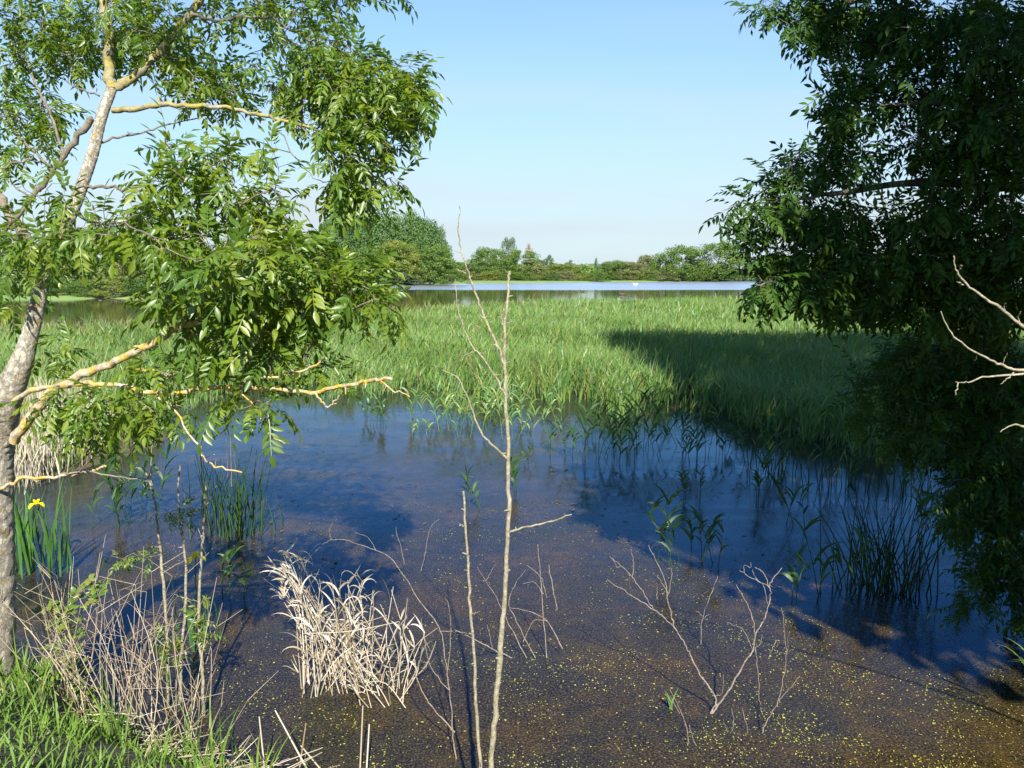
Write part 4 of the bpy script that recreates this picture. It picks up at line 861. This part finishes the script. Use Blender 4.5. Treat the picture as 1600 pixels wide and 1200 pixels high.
# bottom edge: broken dry reeds and fallen straw
root = thing('dry_straw_heap', 'loose bleached straw lying over the bank edge at the bottom left', 'straw', tuple(gnd(330, 1190, .1)))
for k in range(120):
    bx = rng.uniform(130, 440); by = 1120+(bx-130)*.22+rng.uniform(0, 70); g = gnd(bx, by, .15); g.z = max(float(bank_z(g.x, g.y)), 0)+rng.uniform(0.01, .10)
    a = rng.normal(-.3, 1.1); L = rng.uniform(.1, .42); d = Vector((math.cos(a)*.95, math.sin(a)*.5, rng.uniform(-.15, .35)))
    e = g+d*L; mb = MB(); tube(mb, smooth_path([(*(g-d*L*.3), .003), (*g, .0035), (*e, .0018)], n=2), 4, rng.random()); mb.build('straw', M['straw'], root)
for i, (bx, by, tx, ty) in enumerate([(562, 1215, 567, 1103), (572, 1215, 577, 1132), (487, 1215, 430, 1110), (466, 1215, 478, 1130), (415, 1215, 405, 1120), (512, 1215, 470, 1165)]):
    mb = MB(); g0 = at(bx, by, 4.7); t_ = at(tx, ty, 4.72); g0.z = min(g0.z, .05); tube(mb, smooth_path([(*g0, .006), (*((g0+t_)/2), .005), (*t_, .004)], n=3), 6, rng.random()); o = mb.build('cut_stalk', M['straw'])
    tag(o, ['tall pale cut stalk at the bottom edge left of the shrub', 'shorter pale cut stalk right beside the tall one', 'leaning pale cut stalk pointing up left at the bottom', 'thin upright cut stalk right of the leaning one', 'pale cut stalk near the green grass blade at the bottom', 'low slanting cut stalk lying at the bottom edge'][i], 'stalk', 'cut stalks at the bottom edge')

# ------------------------------------------------------------------ bank grass and bramble
mb = MB(); N = 30000
x = rng.uniform(-5.5, -.9, N); y = rng.uniform(2.0, 7.2, N); z = bank_z(x, y); ok = (z > .04); x, y, z = x[ok], y[ok], z[ok]; m = len(x)
cl = .5+.5*np.sin(x*5+np.sin(y*4)*2)*np.sin(y*6+x+1.5*np.sin(x*9))
ok = rng.random(m) < .12+.8*cl**1.7; x, y, z, cl = x[ok], y[ok], z[ok], cl[ok]; m = len(x)
blades(mb, np.stack([x, y, z-.01], 1), rng.uniform(.04, .24, m)*(.3+.8*cl), rng.uniform(0, 6.28, m), rng.uniform(0, .8, m), rng.uniform(.2, 1.9, m), rng.uniform(.004, .012, m), 4, np.where(rng.random(m) < np.clip((x+3.8)/1.5, .30, .9), .97, rng.random(m)*.8), rng.uniform(-1, 1, m))
N = 5000; x = rng.uniform(-12.5, -6.6, N); y = rng.uniform(11, 18.5, N); z = bank_z(x, y); ok = z > 0; x, y, z = x[ok], y[ok], z[ok]; m = len(x)
blades(mb, np.stack([x, y, z], 1), rng.uniform(.3, .9, m), rng.uniform(0, 6.28, m), rng.uniform(0, .3, m), rng.uniform(.2, 1.4, m), rng.uniform(.012, .024, m), 4, None, rng.uniform(-1, 1, m))
N = 5000; x = rng.uniform(3.9, 9, N); y = rng.uniform(4.6, 10, N); z = bank_z(x, y); ok = z > 0.03; x, y, z = x[ok], y[ok], z[ok]; m = len(x)
blades(mb, np.stack([x, y, z], 1), rng.uniform(.1, .4, m), rng.uniform(0, 6.28, m), rng.uniform(0, .5, m), rng.uniform(.2, 1.4, m), rng.uniform(.006, .013, m), 4, None, rng.uniform(-1, 1, m))
N = 12000; x = rng.uniform(-1, 5, N); y = rng.uniform(1, 4.3, N); z = bank_z(x, y); m = N
blades(mb, np.stack([x, y, z], 1), rng.uniform(.04, .12, m), rng.uniform(0, 6.28, m), rng.uniform(0, .5, m), rng.uniform(.2, 1.4, m), rng.uniform(.004, .008, m), 3, None, rng.uniform(-1, 1, m))
o = mb.build('bank_grass', M['grass']); o['kind'] = 'stuff'; o['label'] = 'grass growing on the banks'
# dry leaves of last year's reeds on the left spit
mb = MB(); N = 900; x = rng.uniform(-8.6, -6.6, N); y = rng.uniform(11.2, 14.5, N); z = np.maximum(bank_z(x, y), 0)
blades(mb, np.stack([x, y, z], 1), rng.uniform(.4, 1.1, N), rng.uniform(0, 6.28, N), rng.uniform(0, .3, N), rng.uniform(.1, 1.0, N), rng.uniform(.008, .018, N), 4, None, rng.uniform(-1, 1, N))
o = mb.build('dry_reeds', M['straw']); o['kind'] = 'stuff'; o['label'] = 'bleached dry reeds at the edge of the left spit'

def single_blade(px, py, z, Y, h, azi, lean, bend, w, mat, name, label, cat, group=None):
    g = at(px, py, Y); mb = MB()
    blades(mb, np.array([[g.x, g.y, g.z]]), np.array([h]), np.array([azi]), np.array([lean]), np.array([bend]), np.array([w]), 7, np.array([.3]), np.array([.1]))
    return tag(mb.build(name, M[mat]), label, cat, group)
def grass_tuft(name, label, cat, bases, mat, group=None):
    b = bases[0]; rt = thing(name, label, cat, tuple(b[0]), group)
    for (g, h, azi, lean, bend, w) in bases: blade_obj('blade', M[mat], rt, tuple(g), h, azi, lean, bend, w, 7)
    return rt
for i, (px, n, lb) in enumerate([(395, 5, 'bright green grass tuft at the bottom edge with one tall broad blade'), (300, 9, 'green grass tuft on the bank below the thin saplings'), (60, 12, 'lush grass tuft at the bottom left corner'), (180, 9, 'grass tuft among dry straw at the bottom left'), (345, 6, 'small grass tuft poking through the straw')]):
    bs = []
    for k in range(n*2):
        q = at(px+rng.uniform(-22, 22), 1195, 4.45+rng.uniform(-.1, .15)); q.z = max(float(bank_z(q.x, q.y)), 0); bs.append((q, rng.uniform(.2, .48), rng.uniform(0, 6.28), rng.uniform(0, .4), rng.uniform(.1, 1), rng.uniform(.007, .014)))
    grass_tuft('grass_tuft', lb, 'grass', bs, 'grass', 'grass tufts along the bottom left bank')
q0 = at(1640, 1010, 5.2)
grass_tuft('grass_tuft', 'pale green arching grass blades entering at the right edge', 'grass', [(q0+Vector((rng.uniform(-.05, .05), rng.uniform(-.1, .1), -.25)), rng.uniform(.35, .5), 3.1+rng.uniform(-.4, .4), rng.uniform(.3, .8), rng.uniform(.8, 1.3), .013) for _ in range(7)], 'grass')

# bramble: arching canes with leaves of three
def bramble(label, centre_list, Y, n_leaf):
    g = at(centre_list[0][0], centre_list[0][1], Y); rt = thing('bramble', label, 'bramble', tuple(g))
    Q = px_path(centre_list, Y, Y+.1, .005, .002, jit=.004); mb = MB(); tube(mb, Q, 6); mb.build('cane', M['dry_stalk'], rt, smooth=True)
    for k in range(n_leaf):
        j = rng.integers(2, len(Q)); b = Vector(Q[min(j, len(Q)-1), :3])+Vector(rng.standard_normal(3))*.05
        mb = MB(); d0 = Vector((rng.normal(0, 1), rng.normal(0, .6), rng.uniform(-.4, .5))).normalized(); up_ = Vector((rng.normal(0, .35), -.5, 1)).normalized()
        V = []; Fc = []
        for a in (-1.1, 0, 1.1):
            s = up_.cross(d0).normalized(); d = (d0*math.cos(a)+s*math.sin(a)).normalized(); s2 = up_.cross(d).normalized(); L = rng.uniform(.03, .06); k0 = len(V)
            for t, w in ((0, .05), (.25, .75), (.5, .9), (.8, .5), (1, .02)):
                c = b+d*L*(t+.12); V += [tuple(c+s2*L*.38*w-up_*.08*L), tuple(c), tuple(c-s2*L*.38*w-up_*.08*L)]
            for q in range(4): a0 = k0+3*q; Fc += [(a0, a0+1, a0+4, a0+3), (a0+1, a0+2, a0+5, a0+4)]
        mb.add(V, Fc, rng.random()); mb.build('leaf', M['bramble_leaf'], rt)
bramble('bramble spray with yellow green leaves arching beside the trunk over the water', [(60, 1080), (85, 1000), (110, 940), (140, 925), (150, 915)], 5.3, 34)
bramble('low bramble with pointed green leaves on the bank below the trunk', [(20, 1130), (60, 1060), (90, 1030), (130, 1080)], 5.0, 44)
bramble('leafy bramble sprawl in the bottom left corner', [(0, 1190), (30, 1150), (70, 1160), (110, 1180)], 4.6, 60)
bramble('bramble with broad yellow green leaves spilling over the bank at the bottom left', [(100, 1230), (130, 1190), (170, 1170), (200, 1185)], 4.55, 40)
bramble('nettle like weeds with light green leaves in the very corner at bottom left', [(40, 1230), (20, 1200), (30, 1170), (50, 1150)], 4.5, 60)
bramble('bramble trailing through the grass right of the corner weeds', [(90, 1160), (130, 1130), (160, 1135), (190, 1150)], 4.75, 50)
bramble('bramble growing against the foot of the trunk', [(10, 1120), (40, 1100), (60, 1120), (90, 1140)], 4.9, 50)
bramble('bramble shoot standing over the dry weed tangle', [(110, 1100), (120, 1040), (100, 985), (80, 950)], 5.2, 26)

# ------------------------------------------------------------------ yellow iris
def iris(label, px, py, n, hh, flower=None):
    g = gnd(px, py, -.02); rt = thing('yellow_iris', label, 'iris', tuple(g), 'iris clumps at the left')
    for k in range(n):
        b = g+Vector((rng.normal(0, .10), rng.normal(0, .10), 0)); blade_obj('leaf', M['iris_leaf'], rt, tuple(b), hh*rng.uniform(.6, 1.1), rng.uniform(0, 6.28), rng.uniform(0, .16), rng.uniform(0, .6), rng.uniform(.022, .036), 7, facing=rng.uniform(-.7, .7))
    if flower:
        f = at(flower[0], flower[1], g.y); mb = MB(); tube(mb, smooth_path([(*g, .006), (*((g+f)/2), .005), (*f, .004)], n=3), 6); mb.build('flower_stem', M['iris_leaf'], rt)
        for a in range(6):
            an = a*PI/3; L = .055 if a % 2 else .075; d = Vector((math.cos(an), math.sin(an), 0)); s = Vector((-math.sin(an), math.cos(an), 0)); V = []; Fc = []
            for t, w, z in ((0, .15, 0), (.3, .6, .25), (.6, 1, .25 if a % 2 == 0 else .7), (.9, .8, -.1 if a % 2 == 0 else 1.0), (1.05, .2, -.5 if a % 2 == 0 else 1.15)):
                c = f+d*L*t*(1 if a % 2 == 0 else .5)+Vector((0, 0, z*L*.8)); V += [tuple(c+s*L*.42*w), tuple(c-s*L*.42*w)]
            Fc = [(2*q, 2*q+1, 2*q+3, 2*q+2) for q in range(4)]; mb = MB(); mb.add(V, Fc, rng.random()); mb.build('petal', M['petal'], rt)
iris('clump of sword leaved iris with a yellow flower right beside the trunk', 52, 895, 22, 1.0, (57, 788))
iris('narrow iris clump without flower in the water right of the flowering one', 92, 900, 10, .95)
iris('small iris with one yellow flower among the thin saplings', 303, 1010, 6, .6, (306, 872))
iris('dark iris leaves at the frame edge behind the trunk', 24, 880, 12, .9)

# ------------------------------------------------------------------ rushes and reed shoots standing in the water
def rushes(label, px, py, n, hh, spread, mat='reed_shaded', lean=.12):
    g = gnd(px, py, -.03); rt = thing('rush_clump', label, 'rushes', tuple(g), 'rush clumps in the open water')
    for k in range(n):
        b = g+Vector((rng.normal(0, spread), rng.normal(0, spread*.7), 0)); h = hh*rng.uniform(.5, 1.1); a = rng.normal(0, 1)*lean; a2 = rng.normal(0, 1)*lean
        t_ = b+Vector((a*h*1.6, a2*h, h)); m_ = (b+t_)/2+Vector((-a*.1, 0, .02)); mb = MB(); tube(mb, smooth_path([(*b, .0065), (*m_, .006), (*t_, .0022)], n=3), 5, rng.random()); mb.build('stalk', M[mat], rt, smooth=True)
rushes('dark upright rush clump in the water left of centre', 372, 838, 60, .95, .20)
rushes('dark rush clump with long curved stalks on the right shaded water', 1370, 925, 74, .95, .22, lean=.2)
rushes('sparse rushes at the left below the orange lichen twig', 330, 800, 12, .7, .18)
rushes('thin dark rushes at the front of the shaded reed edge', 1210, 745, 18, .8, .2)
rushes('thin dark rushes standing under the shaded reeds at right', 1290, 760, 22, .8, .3)
rushes('sparse rushes between the shaded reeds and the leafy bough', 1420, 780, 18, .7, .3)

def reed_plant(label, px, py, h, n_st, group='reed shoots in open water', mat='reed_shaded', spread=.08):
    g = gnd(px, py, -.03); rt = thing('reed_shoot', label, 'reed', tuple(g), group)
    for s in range(n_st):
        b = g+Vector((rng.normal(0, spread), rng.normal(0, spread), 0)); hh = h*rng.uniform(.6, 1.05); a = rng.normal(0, .22)
        t_ = b+Vector((a*hh, rng.normal(0, .08), hh)); Q = smooth_path([(*b, .0045), (*((b+t_)/2+Vector((-a*.06, 0, 0))), .004), (*t_, .002)], n=3)
        mb = MB(); tube(mb, Q, 5, rng.random()); mb.build('stem', M[mat], rt, smooth=True)
        for k in range(5):
            q = Q[min(len(Q)-1, 2+int(k*(len(Q)-2)/5)+1), :3]; sd = 0 if rng.random() < .55 else PI
            blade_obj('leaf', M[mat], rt, q, hh*rng.uniform(.35, .6), sd+rng.normal(0, .5), rng.uniform(.25, .6), rng.uniform(.5, 2.0), rng.uniform(.022, .040), 7, twist=rng.uniform(.5, 1.4)*(1 if rng.random() < .5 else -1))
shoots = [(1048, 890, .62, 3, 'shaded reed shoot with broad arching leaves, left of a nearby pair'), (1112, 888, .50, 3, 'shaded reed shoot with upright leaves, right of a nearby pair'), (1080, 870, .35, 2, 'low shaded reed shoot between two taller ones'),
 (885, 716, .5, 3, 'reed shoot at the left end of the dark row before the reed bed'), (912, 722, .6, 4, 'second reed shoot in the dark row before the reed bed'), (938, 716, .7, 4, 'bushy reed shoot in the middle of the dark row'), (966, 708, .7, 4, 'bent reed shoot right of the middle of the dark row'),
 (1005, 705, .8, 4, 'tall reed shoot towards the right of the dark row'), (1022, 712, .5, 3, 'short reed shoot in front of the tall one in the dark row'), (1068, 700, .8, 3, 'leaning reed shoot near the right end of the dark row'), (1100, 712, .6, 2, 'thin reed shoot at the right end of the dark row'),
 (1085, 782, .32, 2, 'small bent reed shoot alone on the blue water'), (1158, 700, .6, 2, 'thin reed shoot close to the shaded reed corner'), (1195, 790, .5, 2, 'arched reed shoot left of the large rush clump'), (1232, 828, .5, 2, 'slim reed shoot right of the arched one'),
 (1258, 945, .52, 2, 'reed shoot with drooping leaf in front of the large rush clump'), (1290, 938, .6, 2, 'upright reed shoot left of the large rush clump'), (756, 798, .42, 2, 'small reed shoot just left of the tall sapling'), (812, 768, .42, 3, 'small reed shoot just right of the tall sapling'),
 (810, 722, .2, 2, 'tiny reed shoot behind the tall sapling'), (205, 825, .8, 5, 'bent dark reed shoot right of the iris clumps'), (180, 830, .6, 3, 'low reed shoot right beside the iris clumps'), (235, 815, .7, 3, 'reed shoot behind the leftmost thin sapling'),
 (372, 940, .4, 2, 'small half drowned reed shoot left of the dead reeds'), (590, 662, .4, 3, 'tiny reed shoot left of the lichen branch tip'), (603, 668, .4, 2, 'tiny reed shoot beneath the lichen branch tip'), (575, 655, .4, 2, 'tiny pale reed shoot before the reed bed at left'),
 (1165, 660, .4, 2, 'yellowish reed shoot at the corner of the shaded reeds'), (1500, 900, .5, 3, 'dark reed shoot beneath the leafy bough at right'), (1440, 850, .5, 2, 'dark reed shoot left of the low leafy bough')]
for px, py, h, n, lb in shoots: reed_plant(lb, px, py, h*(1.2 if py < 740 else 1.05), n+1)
lit = [(690, 676, .75, 4, 'sunlit drooping reed shoot left of the tall sapling before the bed'), (700, 650, .7, 4, 'sunlit reed shoot behind the drooping one'), (745, 678, .6, 4, 'sunlit reed shoot just left of the sapling before the bed'), (770, 660, .7, 4, 'sunlit reed shoot close left of the sapling stem'), (820, 662, .7, 4, 'sunlit reed shoot close right of the sapling stem'), (835, 670, .5, 3, 'short sunlit reed shoot right of the sapling stem'), (870, 660, .6, 3, 'sunlit reed shoot left of the dark row'), (660, 645, .6, 3, 'sunlit reed shoot at the left front of the reed bed')]
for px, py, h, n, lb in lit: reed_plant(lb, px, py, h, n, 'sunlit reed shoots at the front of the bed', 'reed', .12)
for k in range(26):
    px = random.uniform(640, 1160) if k < 18 else random.uniform(1170, 1400); py = random.uniform(652, 690) if k < 18 else random.uniform(715, 780)
    if px > 850 and k < 18: py = random.uniform(670, 735)
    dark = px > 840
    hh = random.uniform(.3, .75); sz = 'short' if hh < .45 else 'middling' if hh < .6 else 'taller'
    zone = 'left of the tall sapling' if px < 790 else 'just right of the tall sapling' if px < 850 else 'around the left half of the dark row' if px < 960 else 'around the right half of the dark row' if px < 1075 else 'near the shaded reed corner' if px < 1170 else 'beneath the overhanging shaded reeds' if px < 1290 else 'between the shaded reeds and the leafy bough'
    reed_plant('%s %s bent reed shoot %s' % (sz, 'shaded' if dark else 'sunlit', zone), px, py, hh, random.randint(2, 4), 'scattered shaded reed shoots' if dark else 'scattered sunlit reed shoots', 'reed_shaded' if dark else 'reed', .14)
o_ = gnd(1050, 1108)
rt = thing('grass_tuft', 'short green sprouts in the water left of the dead pale shrub', 'grass', tuple(o_))
for k in range(4): blade_obj('blade', M['reed'], rt, tuple(o_+Vector((rng.normal(0, .03), 0, -.02))), rng.uniform(.14, .24), PI if k % 2 else 0, .2, .4, .014)

# ------------------------------------------------------------------ floating bits
def flakes(name, n, f_pos, size, mat, label, z=.004, asp=1.0):
    P = f_pos(n); N = len(P); a = rng.uniform(0, 2*PI, N); s = size*np.exp(rng.normal(-.1, .33, N))
    V = []; k = 5
    ang = np.linspace(0, 2*PI, k, endpoint=False); rr = rng.uniform(.7, 1.2, (N, k))
    lx = np.cos(ang)[None]*rr*s[:, None]; ly = np.sin(ang)[None]*rr*s[:, None]*asp
    X = P[:, 0:1]+lx*np.cos(a)[:, None]-ly*np.sin(a)[:, None]; Y = P[:, 1:2]+lx*np.sin(a)[:, None]+ly*np.cos(a)[:, None]
    Z = z+rng.uniform(0, .004, (N, k)); V = np.stack([X, Y, Z], -1).reshape(-1, 3)
    mb = MB(); mb.add(V, np.arange(N*k).reshape(N, k), np.repeat(rng.random(N), k)); o = mb.build(name, mat); o['kind'] = 'stuff'; o['label'] = label
def pos_near(n):
    Y = 4.4+6.5*rng.random(n)**1.6; x = Y*rng.uniform(-.45, .72, n); ok = (bank_z(x, Y) < -.03)
    c = .5+.5*np.sin(x*2.2+np.sin(Y*3)*1.3+1.2*np.sin(x*5.1+Y*2))*np.sin(Y*4+x*1.5+1.5*np.sin(x*3.3)); w = np.clip((x+1)/3.5, 0, 1)*np.clip((8-Y)/2, 0, 1); ok &= rng.random(n) < (.06+.94*c**2.2)*(.3+.7*w)
    return np.stack([x[ok], Y[ok]], 1)
def pos_all(n):
    Y = 5+16*rng.random(n)**1.2; x = Y*rng.uniform(-.6, .6, n); ok = (bank_z(x, Y) < -.03) & (Y < y_near(x)+1)
    return np.stack([x[ok], Y[ok]], 1)
M['duckweed'] = leaf_mat('duckweed', [(.28, .30, .04), (.38, .34, .07), (.22, .26, .03), (.40, .30, .10)], .7, 0, (.2, .2, .02), .2)
M['debris'] = leaf_mat('debris', [(.03, .02, .014), (.06, .04, .02), (.12, .085, .05), (.05, .03, .02)], .8, 0, (.1, .1, .1), .2)
flakes('duckweed', 70000, pos_near, .0044, M['duckweed'], 'scattered yellow green duckweed floating on the near water', .004)
flakes('floating_debris', 26000, pos_all, .006, M['debris'], 'dark bits of plant debris floating on the water', .002, .45)
def pos_dark(n):
    Y = 8+11*rng.random(n); x = Y*rng.uniform(-.3, .5, n); ok = (Y < y_near(x)) & (rng.random(n) < .5+.5*np.sin(x*1.3+np.sin(Y*2)*2))
    return np.stack([x[ok], Y[ok]], 1)
flakes('floating_leaves', 1500, pos_dark, .034, M['debris'], 'dark drowned leaves and stalk scraps floating before the reeds', .006, .3)

# ------------------------------------------------------------------ birds and stones far out
M['white_feather'] = leaf_mat('white_feather', [(.8, .8, .78), (.82, .82, .8)], .7, 0, (.8, .8, .8), .3)
M['dark_feather'] = leaf_mat('dark_feather', [(.05, .045, .04), (.07, .06, .05)], .7, 0, (.1, .1, .1), .3)
M['beak'] = leaf_mat('beak', [(.6, .2, .03), (.6, .22, .03)], .6, 0, (.5, .2, .02), .3)
M['pale_stone'] = bark_mat('pale_stone', (.5, .47, .42), (.3, .28, .25), 0, scale=2)
def bird(name, label, px, py, s, mat, neck, cat):
    g = gnd(px, py); rt = thing(name, label, cat, tuple(g)); x, y, z = g
    mb = MB(); tube(mb, smooth_path([(x+.62*s, y, .30*s, .03*s), (x+.35*s, y, .24*s, .17*s), (x, y, .17*s, .25*s), (x-.32*s, y, .15*s, .17*s), (x-.48*s, y, .2*s, .07*s)], n=5), 12); mb.build('body', M[mat], rt, smooth=True)
    mb = MB(); tube(mb, smooth_path([(x-.36*s, y, .2*s, .08*s), (x-.52*s, y, .35*s*neck, .055*s), (x-.42*s, y, .62*s*neck, .045*s), (x-.48*s, y, .8*s*neck, .055*s), (x-.6*s, y, .78*s*neck, .05*s), (x-.68*s, y, .76*s*neck, .03*s)], n=4), 8); mb.build('neck', M[mat], rt, smooth=True)
    mb = MB(); tube(mb, [(x-.67*s, y, .76*s*neck, .022*s), (x-.78*s, y, .74*s*neck, .008*s)], 6); mb.build('beak', M['beak'], rt)
bird('swan', 'white swan swimming on the far open water', 993, 445.5, .9, 'white_feather', .55, 'swan')
bird('duck', 'dark duck on the lake below the gap in the far trees', 910, 456, .7, 'dark_feather', .55, 'duck')
bird('duck', 'dark duck near the back edge of the reed bed right of centre', 972, 461, .6, 'dark_feather', .55, 'duck')
def stone(px, Y, s, label):
    c = Vector(((px-800)/F*Y, Y, .3)); mb = MB(); N = 8; V = []
    tube(mb, [(c.x-s, c.y, .3, .1*s), (c.x-.7*s, c.y, .35, .38*s), (c.x, c.y, .4, .45*s), (c.x+.6*s, c.y, .35, .3*s), (c.x+s, c.y, .3, .08*s)], 9, wob=.12); tag(mb.build('stone', M['pale_stone']), label, 'stone')
stone(655, 203, 2.2, 'pale boulder at the waterline in front of the poplar clump')
stone(976, 262, 1.2, 'pale grey stone on the far shore left of the swan')
